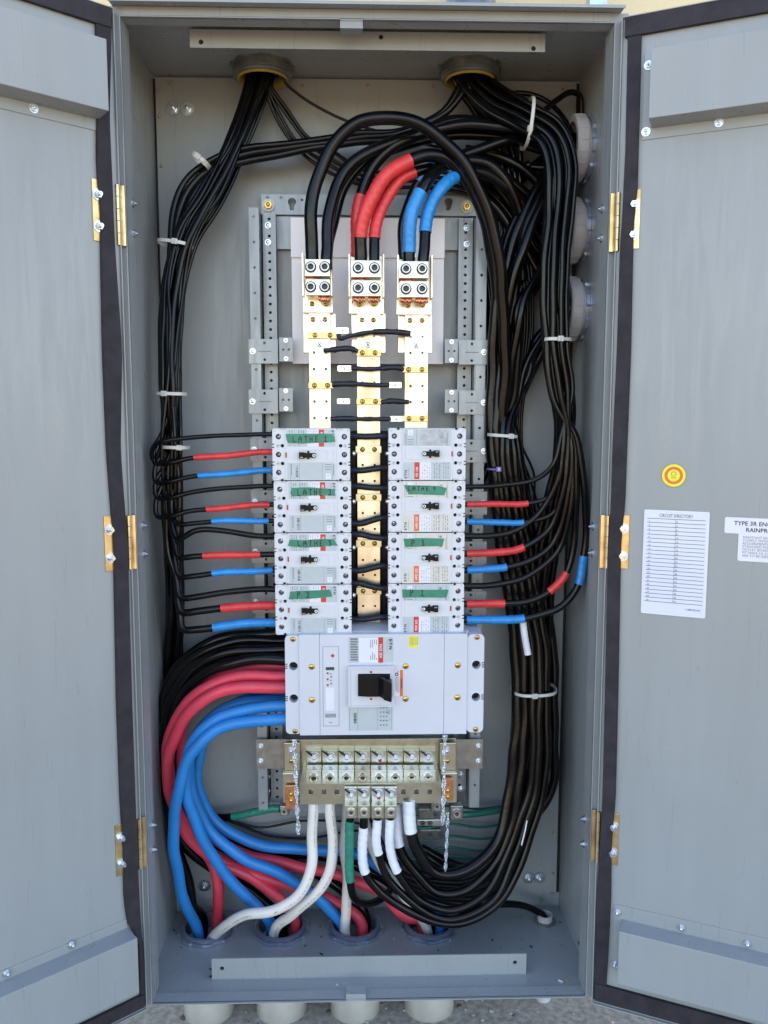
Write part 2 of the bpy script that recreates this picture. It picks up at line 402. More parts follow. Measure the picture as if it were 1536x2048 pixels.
# latch catch plates in the notches
b = MB()
b.box(W, nx-nw, nx+nw, OZ1-.012, OZ1+.0005, -YF-.0265, -YF-.0005, 'paint')
b.build('latch_plate', enc)
b = MB(); nn = P(712, 1990, YF).x
b.box(W, nn-nw, nn+nw, OZ0-.0005, OZ0+.010, -YF-.0265, -YF-.0005, 'paint'); b.build('latch_plate', enc)
# raised strip above the opening between two corner pieces, rain hood
b = MB()
z0 = P(700, 34, YF-.006).z; z1 = P(700, 17, YF-.006).z
b.box(W, P(247, 30, YF).x, P(1220, 30, YF).x, OZ1+.003, ZT+.001, -YF+.0015, -YF+.004, 'paint'); b.build('top_strip', enc)
b = MB()
hx0, hx1 = P(214, 10, -.36).x, P(1252, 20, -.36).x; HF = Frame((0, 0, IZ1+.0045), (1, 0, 0), (0, -1, -.041), (0, 0, 1))
b.box(HF, hx0, hx1, .01, -YF+.030, 0, .002, 'paint'); b.box(HF, hx0, hx1, -YF+.028, -YF+.030, -.003, -.0001, 'paint')
b.build('rain_hood', enc)
# stiffener angles inside, top and bottom
def stiff(y0, y1, x0, x1, Y, zwall, holes):
    b = MB(); a = px(x0, y0, x1, y1, Y)
    hs = [circ(P(hx, hy, Y).x, P(hx, hy, Y).z, .0045, 14) for hx, hy in holes]
    b.plate(W, rect(*a), hs, -Y-.003, -Y, 'paint')
    for hx, hy in holes:
        p = P(hx, hy, Y); b.box(W, p.x-.006, p.x+.006, p.z-.006, p.z+.006, -Y-.006, -Y-.0035, 'hole')  # added black piece imitates shade inside the hole
    if zwall > 0: b.box(W, a[0], a[1], a[3]-.003, a[3], -Y-.04, -Y-.003, 'paint')
    else: b.box(W, a[0], a[1], a[2], a[2]+.003, -Y-.04, -Y-.003, 'paint')
    b.build('stiffener_angle', enc, bevel=.0008)
yt = -.262
stiff(58, 104, 379, 1090, yt, 1, [(402, 84), (1067, 97), (762, 74)])
stiff(1918, 1954, 423, 1052, -.2575, -1, [(444, 1937), (1030, 1925)])
# rivets/screws in the back panel and walls
b = MB()
for x, y in [(340, 165), (316, 182), (319, 232), (322, 332), (605, 171), (735, 171), (866, 173), (1125, 177), (1115, 1291), (1113, 1436), (1110, 1545),
             (1107, 1665), (1106, 1746), (1105, 1786), (470, 1830), (1083, 1799), (333, 1420), (338, 1290)]:
    b.dome(P(x, y, -.0085), (0, -1, 0), .0035, .003, 'brass', 10, 2)
b.build('panel_screws', bp_)
for x, y in [(347, 218), (375, 218), (1057, 1755), (1079, 1755), (409, 1771)]:
    b = MB(); c = P(x, y, -.009); b.hexbolt(c, (0, -1, 0), .0075, 'zinc', 1.9); b.build('mounting_bolt', bp_)
for sx, ys in ((0, (407, 467, 1051, 1108, 1650, 1699)), (1, (418, 477, 1053, 1106, 1638, 1688))):
    for y in ys:
        x = (263+(y-407)*.034) if sx == 0 else (1204-(y-418)*.031)
        d = ray(x, y); X = IX0 if sx == 0 else IX1
        # bolts through the inner lip, sit just behind it
        Y = -.345; p = P(x, y, Y); p.x = X+.02 if sx == 0 else X-.02
        xx = OX0-.0 if sx == 0 else OX1
        b = MB(); c = Vector((OX0+.0 if sx == 0 else OX1, YF+.038, P(x, y, YF+.038).z))
        dr = (1, 0, 0) if sx == 0 else (-1, 0, 0)
        b.hexbolt(c, dr, .005, 'zinc', 1.6); b.build('hinge_nut', enc)
# side wall lip behind the nuts so that they have something to sit on
b = MB()
b.box(W, OX0-.0015, OX0, OZ0, OZ1, -YF-.050, -YF-.0285, 'paint'); b.box(W, OX1, OX1+.0015, OZ0, OZ1, -YF-.050, -YF-.0285, 'paint')
b.build('inner_lip', enc)
b = MB()
c = P(1141, 1885, -.3); c = Vector((IX1-.0005, -.2, IZ0+.035)); b.cyl(c, (-1, 0, 0), .004, .004, 'rust', 10); b.build('rusty_stud', enc)

# ---- doors
def door_frame(hx, hy, az):
    # az: compass angle of the door's free edge direction, from -Y axis; negative = left
    u = Vector((math.sin(az), -math.cos(az), 0)); n = Vector((math.cos(az), math.sin(az), 0))
    if az > 0: n = -n
    return Frame((hx, hy, 0), u, (0, 0, 1), n)
DL = door_frame(P(232, 430, YF-.012).x+.006, YF-.012, -R(49.7))
DR = door_frame(P(1238, 430, YF-.012).x-.005, YF-.012, R(64.5))
def D(fr, x, y, off=0):
    d = ray(x, y); o = fr.o+fr.n*off; t = (o-CAM).dot(fr.n)/d.dot(fr.n); q = CAM+d*t-fr.o
    return q.dot(fr.u), q.z
def make_door(fr, lab, side):
    ztop = D(fr, *( (232, 20) if side == 0 else (1236, 38)))[1]; zbot = D(fr, *((303, 2011) if side == 0 else (1174, 2001)))[1]
    Wd = .455
    b = MB(); b.box(fr, .0, Wd, zbot, ztop, -.022, -.020, 'paint')            # outer skin, seen from outside
    b.box(fr, .0, .002, zbot, ztop, -.020, .006, 'paint'); b.box(fr, Wd-.002, Wd, zbot, ztop, -.020, .006, 'paint')
    b.box(fr, .0, Wd, ztop-.002, ztop, -.020, .006, 'paint'); b.box(fr, .0, Wd, zbot, zbot+.002, -.020, .006, 'paint')
    b.box(fr, .002, Wd-.002, zbot+.002, ztop-.002, -.003, 0, 'paint')          # inner face
    d = b.build('door', enc, bevel=.0006, label=lab)
    # foam gasket: wavy strip near the hinge edge, bands along top and bottom
    gk = MB()
    n = 60; gp = (.012 if side else .016)
    if side == 0: inner = [(191, 46, 222, 46), (193, 240, 218, 240), (193, 330, 222, 330), (196, 372, 224, 372), (201, 430, 226, 430), (201, 495, 229, 495), (205, 700, 243, 700), (213, 900, 240, 900), (221, 1010, 248, 1010), (226, 1070, 254, 1070), (228, 1140, 256, 1140), (233, 1400, 263, 1400), (240, 1600, 270, 1600), (246, 1690, 273, 1690), (248, 1800, 278, 1800), (256, 1850, 281, 1850), (277, 1880, 283, 1880), (280, 1985, 300, 1985)]
    else: inner = [(1283, 70, 1256, 70), (1277, 300, 1251, 300), (1275, 385, 1247, 385), (1269, 430, 1245, 430), (1266, 500, 1240, 500), (1262, 700, 1234, 700), (1254, 900, 1225, 900), (1250, 1010, 1222, 1010), (1243, 1070, 1218, 1070), (1241, 1140, 1215, 1140), (1236, 1400, 1210, 1400), (1231, 1600, 1205, 1600), (1223, 1690, 1200, 1690), (1222, 1800, 1193, 1800), (1214, 1950, 1186, 1950), (1212, 1975, 1184, 1985)]
    va, vb = [], []
    for x0, y0, x1, y1 in inner:
        a = D(fr, x0, y0, .004); c = D(fr, x1, y1, .004); va.append(a); vb.append(c)
    zs = [zbot+.012+(ztop-zbot-.024)*i/n for i in range(n+1)]
    def interp(tab, z):
        tab = sorted((t[1], t[0]) for t in tab)
        if z <= tab[0][0]: return tab[0][1]
        for (z0_, u0), (z1_, u1) in zip(tab, tab[1:]):
            if z0_ <= z <= z1_: return u0+(u1-u0)*(z-z0_)/(z1_-z0_)
        return tab[-1][1]
    A = [interp(va, z) for z in zs]; B = [interp(vb, z) for z in zs]
    poly = [(max(.004, x), z) for x, z in zip(B, zs)] + [(x, z) for x, z in reversed(list(zip(A, zs)))]
    gk.plate(fr, poly, [], .0002, .006, 'gasket')
    tb = D(fr, *((60, 10) if side == 0 else (1400, 46)), .004)[1]; tb2 = D(fr, *((230, 24) if side == 0 else (1240, 43)), .006)[1]
    tlo = D(fr, *((191, 46) if side == 0 else (1283, 69)), .006)[1]
    u0 = .006
    gk.plate(fr, rect(u0, Wd-.006, tlo, ztop-.004), [], .0002, .0085, 'gasket')
    bhi = D(fr, *((296, 1984) if side == 0 else (1212, 1972)), .006)[1]
    gk.plate(fr, rect(u0, Wd-.006, zbot+.010, bhi), [], .0002, .0085, 'gasket')
    gk.build('gasket', d, bevel=.001)
    # top and bottom stiffener boxes
    def sbox(front_z0, front_z1, u_in, depth, flange_z0, flange_z1, bolts, slope=0, top=True):
        b = MB(); u1 = Wd-.03
        f0, f1 = front_z0, front_z1
        i0 = f0 if top is False else f0-slope; i1 = f1+slope if top is False else f1
        vs = [fr(u_in, f0, depth), fr(u1, f0, depth), fr(u1, f1, depth), fr(u_in, f1, depth),
              fr(u_in+ (0 if top else slope*.0), i0, .001), fr(u1, i0, .001), fr(u1, i1, .001), fr(u_in, i1, .001)]
        b.add(vs, [(0, 1, 2, 3), (3, 2, 6, 7), (1, 0, 4, 5), (0, 3, 7, 4), (2, 1, 5, 6)], 'paint')
        b.box(fr, u_in-.016 if side else u_in, u1, flange_z0, flange_z1, .0002, .002, 'paint')
        s = b.build('stiffener_box', d, bevel=.0015)
        for x, y in bolts:
            u_, z_ = D(fr, x, y, .002); h = MB(); h.hexbolt(fr(u_, z_, .002), fr.n, .0052, 'zinc', 1.5, stud=True); h.build('bolt', d)
    if side == 0:
        dep = .045
        u_in, z1 = D(fr, 213, 78, dep); _, z0 = D(fr, 215, 221, dep); fz0 = D(fr, 191, 261, .002)[1]; fz1 = z0+.02
        sbox(z0, z1, u_in, dep, fz0, z1, [(67, 217)], slope=.004)
        u_in, z1 = D(fr, 275, 1876, dep); _, z0 = D(fr, 281, 1984, dep); fz1 = D(fr, 250, 1840, .002)[1]
        sbox(z0, z1, u_in, dep, z0, fz1, [(144, 1889), (14, 1946)], slope=.0, top=False)
    else:
        dep = .045
        u_in, z1 = D(fr, 1302, 97, dep); _, z0 = D(fr, 1301, 236, dep); fz0 = D(fr, 1281, 281, .002)[1]
        sbox(z0, z1, u_in, dep, fz0, z1+.01, [(1297, 131), (1292, 264), (1438, 245)], slope=.004)
        u_in, z1 = D(fr, 1238, 1863, dep); z0 = D(fr, 1236, 1968, dep)[1]; fz1 = D(fr, 1227, 1808, .002)[1]
        sbox(z0, z1, u_in, dep, z0, fz1, [(1235, 1824), (1363, 1855), (1495, 1887), (1230, 1928)], slope=.0, top=False)
    # hinges
    hs = [(370, 492), (1030, 1138), (1635, 1735)] if side == 0 else [(386, 504), (1030, 1136), (1621, 1722)]
    for y0, y1 in hs:
        xm = (238+(y0-370)*.033) if side == 0 else (1232-(y0-386)*.028)
        z1_ = P(xm, y0, YF-.01).z; z0_ = P(xm, y1, YF-.01).z
        b = MB(); sg = 1 if side == 0 else -1
        xo = OX0 if side == 0 else OX1
        kx = fr.o.x+sg*-.001
        a0, a1 = sorted((xo-sg*.001, kx+sg*.003))
        b.box(W, a0, a1, z0_, z1_, -YF+.0075, -YF+.0098, 'chromate')
        nk = 5
        for k in range(nk):
            zz0 = z0_+(z1_-z0_)*k/nk; zz1 = z0_+(z1_-z0_)*(k+1)/nk
            b.cyl((kx-sg*.0005, YF-.013, zz0+.0006), (0, 0, 1), .0052, zz1-zz0-.0012, 'chromate', 14)
        b.cyl((kx-sg*.0005, YF-.013, z0_), (0, 0, 1), .0042, z1_-z0_, 'hole', 12)
        ul = D(fr, (184 if side == 0 else 1282)+(y0-370)*(.036 if side == 0 else -.0345), y0, .003)[0]
        b.box(fr, ul-.03, ul, z0_+.002, z1_+.002, .0003, .0026, 'chromate')
        hg = b.build('hinge', d, bevel=.0006)
        for f in (.24, .75):
            c = fr(ul-.010, z0_+.002+(z1_-z0_)*f, .0026)
            h = MB(); h.hexbolt(c, fr.n, .0062, 'zinc', 1.6); h.cyl(c+fr.n*.007, fr.n, .0033, .007, 'zinc', 10); h.build('bolt', d)
    return d
dl = make_door(DL, 'left door leaf, swung out', 0)
dr = make_door(DR, 'right door leaf, with circuit directory card', 1)
TXW = .98
# ---- directory card and stickers on the right door
def quad_frame(fr, tl, tr, bl, off):
    a, b2, c = D(fr, *tl, off), D(fr, *tr, off), D(fr, *bl, off)
    return a, b2[0]-a[0], a[1]-c[1]
a, w_, h_ = quad_frame(DR, (1292, 1021), (1415, 1027), (1287, 1222), .002)
f2 = DR.at(a[0], a[1], .0012)
b = MB(); b.plate(f2, rrect(-.003, w_+.004, -h_-.004, .002, .003), [], 0, .0003, 'label_white')
b.plate(f2, rect(0, w_, -h_, 0), [], .0003, .0007, 'paper')
b.text(f2, 'CIRCUIT DIRECTORY', .0085, 'print', w_/2, -.0105, .001, align='CENTER', xs=w_/.150)
rows = 21
for i in range(rows+1):
    z = -.014-i*(h_-.034)/rows
    b.box(f2, .003, w_-.002, z-.00055, z+.00055, .0007, .0009, 'print_grey')
    if i < rows:
        b.text(f2, str(2*i+1), .0045, 'print', .006, z-.0065, .001); b.text(f2, str(2*i+2), .0045, 'print', w_*.51, z-.0065, .001)
b.box(f2, w_*.497, w_*.503, -.014-(h_-.034), -.014, .0007, .0009, 'print_grey')
b.text(f2, '1188D82H01', .005, 'print', w_-.004, -h_+.008, .001, align='RIGHT')
b.build('circuit_directory', dr, label='laminated white circuit directory card with ruled lines')
u_, z_ = D(DR, 1347.5, 951, .001); f2 = DR.at(u_, z_, .0003)
b = MB(); rr = .0215
for k, (q, m) in enumerate(((1, 'print_grey'), (.95, 'label_yellow'), (.74, 'label_orange'), (.5, 'label_yellow'))):
    b.cyl(f2(0, 0, k*.0003), f2.n, rr*q, .0003, m, 32)
b.lathe(f2(0, .003, .0012), f2.n, [(.0035, 0), (.0045, 0), (.0045, .0003), (.0035, .0003)], 'print_grey', 16); b.box(f2, -.005, .005, -.0045, -.0035, .0012, .0015, 'print_grey')
b.build('round_sticker', dr, label='round yellow and orange sticker')
a, w_, h_ = quad_frame(DR, (1450, 1034), (1530, 1040), (1448, 1066), .002)
pu, pz = w_/80, h_/32                                                  # metres per photo pixel on the door here
f2 = DR.at(a[0], a[1], .0004)
b = MB(); b.plate(f2, rrect(0, 165*pu, -h_, 0, .003), [], 0, .0004, 'label_white')
b.text(f2, 'TYPE 3R ENCLOSURE', 11.5*pz, 'print', 19*pu, -15*pz, .0006, bold=.0002, xs=TXW)
b.text(f2, 'RAINPROOF', 11.5*pz, 'print', 43*pu, -27.5*pz, .0006, bold=.0002, xs=TXW)
b.plate(f2, rrect(29*pu, 150*pu, -h_-54*pz, -h_+.004, .003), [], -.0002, .0003, 'label_white')
for i, t in enumerate(('RAINTIGHT HUBS THAT', 'COMPLY WITH THE', 'REQUIREMENTS OF THE', 'STANDARD FOR', 'OUTLET BOXES AND', 'FITTINGS, UL 514B', 'ARE TO BE USED')):
    b.text(f2, t, 6.6*pz, 'print_grey', 38*pu, -h_-(8.5+i*6.1)*pz, .0006, xs=TXW)
b.build('rainproof_sticker', dr, label='white sticker with rainproof lettering')

# ------------------------------------------------------------ conduits
ORD = ['first', 'second', 'third', 'fourth', 'fifth', 'sixth', 'seventh']
ordn = ['leftmost', 'second from the left', 'third from the left', 'rightmost big']
for k, h in enumerate(HUBS):
    t = thing('conduit', '%s plastic conduit entering the cabinet floor from the concrete' % ordn[k], 'conduit', (h.x, h.y, GZ), 'conduits under the cabinet')
    b = MB(); b.lathe((h.x, h.y, GZ), (0, 0, 1), [(.052, 0), (.0575, 0), (.0575, IZ0-GZ-.014), (.052, IZ0-GZ-.014)], 'pvc_pipe', 48, True)
    b.build('pipe', t)
    b = MB(); b.lathe((h.x, h.y, IZ0-.02), (0, 0, 1), [(.050, 0), (.056, 0), (.056, .036), (.050, .036)], 'pvc_dark', 48)
    for q in range(3): b.lathe((h.x, h.y, IZ0+.006+q*.003), (0, 0, 1), [(.0555, 0), (.0572, .0012), (.0555, .0024)], 'pvc_dark', 48)
    b.build('bushing', t)
    b = MB(); n = 48; vs = []
    out = []
    for i in range(n*2):
        a = math.pi*i/n; q = .0665 if (i//6) % 2 == 0 else .0630; out.append((q*math.cos(a+k), q*math.sin(a+k)))
    b.plate(Frame((h.x, h.y, IZ0), (1, 0, 0), (0, 1, -.028), (0, 0, 1)), out, [circ(0, 0, .0573, 40)], .0026, .0090, 'galv'); b.build('locknut', t, bevel=.0008)
h = Vector((.426, -.068, 0))
t = thing('conduit', 'small conduit at the right rear of the cabinet floor holding a thin black cable', 'conduit', (h.x, h.y, GZ))
b = MB(); b.lathe((h.x, h.y, GZ), (0, 0, 1), [(.014, 0), (.0175, 0), (.0175, IZ0-GZ+.02), (.014, IZ0-GZ+.02)], 'pvc_ring', 24); b.build('pipe', t)
b = MB(); b.lathe((h.x, h.y, IZ0), (0, 0, 1), [(.0178, 0), (.026, 0), (.026, .006), (.0178, .006)], 'hub_metal', 8); b.build('locknut', t)
for k, h in enumerate((Vector((-.2, -.072, 0)), Vector((.2263, -.078, 0)))):
    t = thing('conduit', ['galvanised conduit coming down through the cabinet ceiling on the left', 'galvanised conduit coming down through the cabinet ceiling on the right'][k], 'conduit', (h.x, h.y, IZ1), 'conduits above the cabinet')
    b = MB(); b.lathe((h.x, h.y, IZ1-.004), (0, 0, 1), [(.047, 0), (.051, 0), (.051, 2.4), (.047, 2.4)], 'galv', 40, True); b.build('pipe', t)
    b = MB(); out = []
    for i in range(96):
        a = 2*math.pi*i/96; q = .0665 if (i//6) % 2 == 0 else .062; out.append((q*math.cos(a), q*math.sin(a)))
    fr = Frame((h.x, h.y, IZ1), (1, 0, 0), (0, 1, 0), (0, 0, -1))
    b.plate(fr, out, [circ(0, 0, .0515, 40)], .0003, .008, 'hub_metal')
    b.lathe((h.x, h.y, IZ1-.008), (0, 0, -1), [(.0512, 0), (.060, 0), (.060, .013), (.0575, .015), (.0575, .017), (.060, .018), (.057, .021), (.0512, .021)], 'hub_metal', 40)
    b.build('locknut', t, bevel=.0008)
    b = MB(); b.lathe((h.x, h.y, IZ1-.010), (0, 0, -1), [(.046, 0), (.051, 0), (.0518, .020), (.0505, .0235), (.048, .023)], 'yellow_plastic', 40, True); b.build('bushing', t)
for k, z in enumerate((.5546, .3927, .2296)):
    Y = (-.085, -.068, -.072)[k]
    t = thing('conduit_fitting', ['topmost grey ribbed conduit fitting in the right side wall', 'middle grey ribbed conduit fitting in the right side wall', 'lowest grey ribbed conduit fitting in the right side wall'][k], 'conduit fitting', (IX1, Y, z), 'fittings in the right side wall')
    b = MB(); fr = Frame((IX1, Y, z), (0, 1, 0), (0, 0, 1), (-1, 0, 0)); out = []
    for i in range(96):
        a = 2*math.pi*i/96; q = .0665 if (i//6) % 2 == 0 else .0625; out.append((q*math.cos(a+k), q*math.sin(a+k)))
    b.plate(fr, out, [circ(0, 0, .0575, 40)], .0003, .007, 'galv'); b.build('locknut', t, bevel=.0008)
    b = MB(); b.lathe(fr.o, fr.n, [(.052, .0), (.057, 0), (.057, .012), (.0665, .014), (.0665, .034), (.064, .037), (.052, .037)], 'pvc_ring', 56, False)
    for i in range(18):
        a = 2*math.pi*i/18; q = fr(math.cos(a)*.0664, math.sin(a)*.0664, .024)
        b.box(Frame(q, fr.v*math.cos(a)-fr.u*math.sin(a), fr.n, fr.u*math.cos(a)+fr.v*math.sin(a)), -.0015, .0015, -.008, .008, -.002, .0012, 'pvc_ring')
    b.build('bushing', t)
    b = MB(); b.lathe(fr.o, -fr.n, [(.047, -.001), (.051, -.001), (.051, .5), (.047, .5)], 'galv', 40, True); b.build('pipe', t)
# strut channel on the wall above the hood
t = MB(); a = P(1172, 8, -.03); c = P(1206, 8, -.03)
t.box(W, a.x, c.x, .735, 3., .0585, .061, 'galv'); t.box(W, a.x, a.x+.002, .735, 3., .03, .0585, 'galv'); t.box(W, c.x-.002, c.x, .735, 3., .03, .0585, 'galv')
t.box(W, a.x-.0, a.x+.009, .735, 3., .0275, .03, 'galv'); t.box(W, c.x-.009, c.x, .735, 3., .0275, .03, 'galv')
for v in t.v[:]: pass
t.v = [(x, y+.09 if False else y, z) for x, y, z in t.v]
t.build('strut_channel', label='galvanised slotted strut channel on the tan wall above the hood', category='channel')

# ------------------------------------------------------------ mounting frame
mf = thing('mounting_frame', 'grey perforated steel rail frame holding the breakers and bus bars', 'frame', (.02, -.01, -.75))
b = MB(); a = px(522, 388, 965, 432, -.03)
kh = []
for x in (584, 897):
    c = P(x, 404, -.03); kh.append(circ(c.x, c.z, .0088, 14)[:]) 
    kh[-1] = [(c.x+.0088*math.cos(R(t_)), c.z+.0088*math.sin(R(t_))) for t_ in range(-50, 231, 20)] + [(c.x-.0042, c.z-.017), (c.x+.0042, c.z-.017)]
hs = kh + [circ(P(x, y, -.03).x, P(x, y, -.03).z, .0028, 8) for x, y in [(535, 395), (562, 395), (604, 400), (870, 398), (947, 402)]]
b.plate(W, rect(*a), hs, .028, .030, 'galv_paint')
a2 = px(548, 432, 925, 500, -.024); b.box(W, *a2, .020, .022, 'galv_paint'); b.box(W, a[0]+.03, a[1]-.03, a[2]-.0005, a[2]+.0015, .022, .028, 'galv_paint')
tp = b.build('top_plate', mf, bevel=.0006)
for x, y in ((537, 411), (933, 414)):
    b = MB(); b.cyl(P(x, y, -.03), (0, -1, 0), .0135, .004, 'tie', 24); b.hexbolt(P(x, y, -.034), (0, -1, 0), .008, 'brass', 0); b.build('corner_bolt', mf)
def rail(xt, xb, w0, yt, yb, Y, name, pitch_px, m='galv_paint', hr=.0033, back=-.012):
    A = P(xt, yt, Y); B = P(xt+w0, yt, Y); z1 = A.z; z0 = P(xb, yb, Y).z
    hs = []; n = int((yb-yt-14)/pitch_px)+1
    for i in range(n):
        y = yt+12+i*pitch_px; hs.append(circ((A.x+B.x)/2, P(xt, y, Y).z, hr, 8))
    b = MB(); b.plate(W, rect(A.x, B.x, z0, z1), hs, -Y-.002, -Y, m)
    for x in (A.x, B.x-.002): b.box(W, x, x+.002, z0, z1, -back, -Y-.002, m)
    b.build(name, mf)
    b = MB(); b.box(W, A.x+.002, B.x-.002, z0, z1, -Y-.009, -Y-.006, 'hole'); b.build('slot_shade', mf)  # added black sheet imitates the shade inside the rail holes
rail(525, 549, 26, 426, 1605, -.045, 'rail', 17); rail(918, 915, 28, 436, 1580, -.045, 'rail', 17)
def zrail(xt, w0, yt, yb, Y, sgn):
    A = P(xt, yt, Y); B = P(xt+w0, yt, Y); z1 = A.z; z0 = P(xt, yb, Y).z
    hs = [circ((A.x+B.x)/2, P(xt, yt+18+i*51, Y).z, .003, 8) for i in range(int((yb-yt-20)/51)+1)]
    b = MB(); b.plate(W, rect(A.x, B.x, z0, z1), hs, -Y-.002, -Y, 'galv_paint')
    xw = B.x if sgn > 0 else A.x
    b.box(W, xw-.002, xw, z0, z1, .012, -Y-.002, 'galv_paint')
    b.box(W, *(sorted((xw, xw+sgn*.016))), z0, z1, .010, .012, 'galv_paint')
    b.build('outer_rail', mf)
zrail(497, 20, 415, 1620, -.085, 1); zrail(955, 20, 430, 1615, -.085, -1)
for x, y in [(536, 451), (536, 485), (933, 456), (933, 488), (535, 1553), (535, 1582), (922, 1548), (922, 1577)]:
    b = MB(); b.hexbolt(P(x, y, -.045), (0, -1, 0), .0055, 'zinc', 1.2, stud=False); b.build('rail_bolt', mf)
# support brackets bridging the rails
def bracket(x0, y0, x1, y1, tx0, ty0, tx1, ty1, left, bolt):
    Y = -.09; b = MB(); a = px(x0, y0, x1, y1, Y)
    cx = (a[0]+a[1])/2+(.003 if left else -.003)
    b.plate(W, rect(*a), [circ(cx, a[3]-.008, .003, 8), circ(cx, a[2]+.008, .003, 8)], -Y-.003, -Y, 'galv_paint')
    b.box(W, cx-.014, cx+.014, (a[2]+a[3])/2-.001, (a[2]+a[3])/2+.0008, -Y, -Y+.0003, 'print_grey')
    o = b.build('bracket', mf, bevel=.0006)
    if tx0 is not None:
        c = px(tx0, ty0, tx1, ty1, Y+.006); b = MB()
        mz = (c[2]+c[3])/2; mx = (c[0]+c[1])/2
        b.plate(W, rect(*c), [circ(mx-.006, mz, .0025, 8), circ(mx+.006, mz, .0025, 8)], -Y-.009, -Y-.006, 'galv_paint'); b.build('bracket_tab', o)
        for z in (c[3]-.006, c[2]+.006):
            b = MB(); b.hexbolt((mx, Y+.006, z), (0, -1, 0), .004, 'zinc', 1.2); b.build('bolt', o)
    b = MB(); b.hexbolt((a[0]+.0085 if left else a[1]-.0085, Y, (a[2]+a[3])/2), (0, -1, 0), .0055, 'zinc', 1.15, stud=False); b.build('bolt', o)
for y0, y1 in ((678, 727), (779, 827)):
    bracket(497, y0, 556, y1, 558, y0-3, 586, y1-4, True, 1)
    bracket(918, y0+2, 975, y1+2, 890, y0, 916, y1-1, False, 1)
for y0 in (876, 980, 1080, 1180):
    bracket(500+(y0-876)*.012, y0, 556, y0+46, None, 0, 0, 0, True, 1); bracket(916, y0+3, 975-(y0-876)*.01, y0+49, None, 0, 0, 0, False, 1)
for x0, x1, xb in ((512, 570, 521), (912, 965, 957)):
    Y = -.10; b = MB(); a = px(x0, 1479, x1, 1537, Y); b.box(W, *a, .098, .100, 'dull_metal'); o = b.build('lower_bracket', mf)
    for y in (1492, 1522):
        b = MB(); b.hexbolt(P(xb, y, Y), (0, -1, 0), .0055, 'zinc', 1.2); b.build('bolt', o)
# insulating sheets
for x0, y0, x1, y1, Y, l in ((583, 512, 886, 728, -.058, 'large pale insulating sheet behind the upper bus bars'), (581, 435, 889, 516, -.064, 'narrow pale insulating sheet behind the tops of the cable lugs')):
    b = MB(); pbox(b, x0, y0, x1, y1, Y, .0015, 'sheet'); b.build('insulating_sheet', label=l, category='sheet')
b = MB(); pbox(b, 664, 862, 822, 1262, -.085, .01, 'black_plastic')
for x0, x1 in ((702, 712), (763, 773)): pbox(b, x0, 862, x1, 1255, -.125, .04, 'black_plastic')
b.build('bus_insulator', label='black insulating tray behind the middle bus bar between the breaker columns', category='insulator')

# ------------------------------------------------------------ bus bars
def busbar(x0, x1, yb, lx0, lx1, ly0, wx0, wx1, side, rows, crosses, holes, big, lab, strands):
    Y = -.150
    a = px(x0, 617, x1, yb, Y); t = thing('bus_bar', lab, 'bus bar', (a[0], Y, a[2]), 'bus bars')
    hs = [circ(P(hx, hy, Y).x, P(hx, hy, Y).z, .0026, 8) for hx, hy in holes]
    b = MB(); b.plate(W, rect(*a), hs, -Y-.006, -Y, 'tin'); b.build('bar', t, bevel=.0007)
    b = MB()
    for z in (a[3]-.10, (a[2]+a[3])/2, a[2]+.05): b.cyl(((a[0]+a[1])/2, Y+.0062, z), (0, 1, 0), .013, .09, 'black_plastic', 16)
    b.build('standoff', t)
    # wings behind the bar
    b = MB(); wz = px(wx0, 626, wx1, 706, Y+.012); b.box(W, *wz, -Y-.018, -Y-.012, 'tin'); b.box(W, wz[0], wz[0]+.003, wz[2], wz[3], -Y-.040, -Y-.018, 'tin'); b.build('wing_plate', t, bevel=.001)
    # lug: channel and two terminal blocks
    b = MB(); c = px(lx0, ly0, lx1, ly0+116, Y-.004)
    b.box(W, *c, -Y+.0005, -Y+.006, 'tin'); b.box(W, c[0], c[0]+.004, c[2]+.03, c[3], -Y+.006, -Y+.030, 'tin'); b.box(W, c[1]-.004, c[1], c[2]+.03, c[3], -Y+.006, -Y+.030, 'tin')
    mx = (c[0]+c[1])/2; b.box(W, mx-.002, mx+.002, c[3]-.006, c[3]+.002, -Y+.006, -Y+.030, 'tin')
    lug = b.build('lug', t, bevel=.0008)
    for k, (yy0, yy1) in enumerate(((ly0+8, ly0+43), (ly0+48, ly0+81))):
        q = px(lx0+(5+k*1), yy0, lx1-(6-k*0), yy1, Y-.058); b = MB(); b.box(W, *q, -Y+.007, -Y+.058, 'tin'); bb = b.build('terminal_block', lug, bevel=.001)
    for k, yy in enumerate((ly0+24, ly0+64)):
        for q in (.27, .73):
            s = MB(); s.socket(P(lx0+(lx1-lx0)*q, yy, Y-.058), (0, -1, 0), .0098); s.build('set_screw', lug)
    for k, on in enumerate(strands):
        if not on: continue
        cx = lx0+(lx1-lx0)*(.28 if k % 2 == 0 else .72); yy = ly0+(43 if k < 2 else 81)
        s = MB()
        for q in range(11):
            p = P(cx-11+q*2.2, yy+random.uniform(1, 3), Y-.047); p2 = p+Vector((random.uniform(-.001, .001), -.002, -random.uniform(.005, .009)))
            s.tube(catmull([p+Vector((0, .012, .003)), p+Vector((0, -.001, .001)), p2, p2+Vector((0, .014, -.001))], .002), .0013, 'copper', 6)
        s.build('wire_strands', lug)
    b = MB()
    for hx, hy in rows: b.screw(P(hx, hy, Y-.0005 if hy > 616 else Y-.0065), (0, -1, 0), .0052, 'brass', 'cross', .6, random.random()*3)
    b.build('bar_screws', t)
    for hx, hy in big:
        b = MB(); b.screw(P(hx, hy, Y), (0, -1, 0), .0062, 'zinc', 'cross', .2, random.random()*3); b.build('flat_screw', t)
    return t
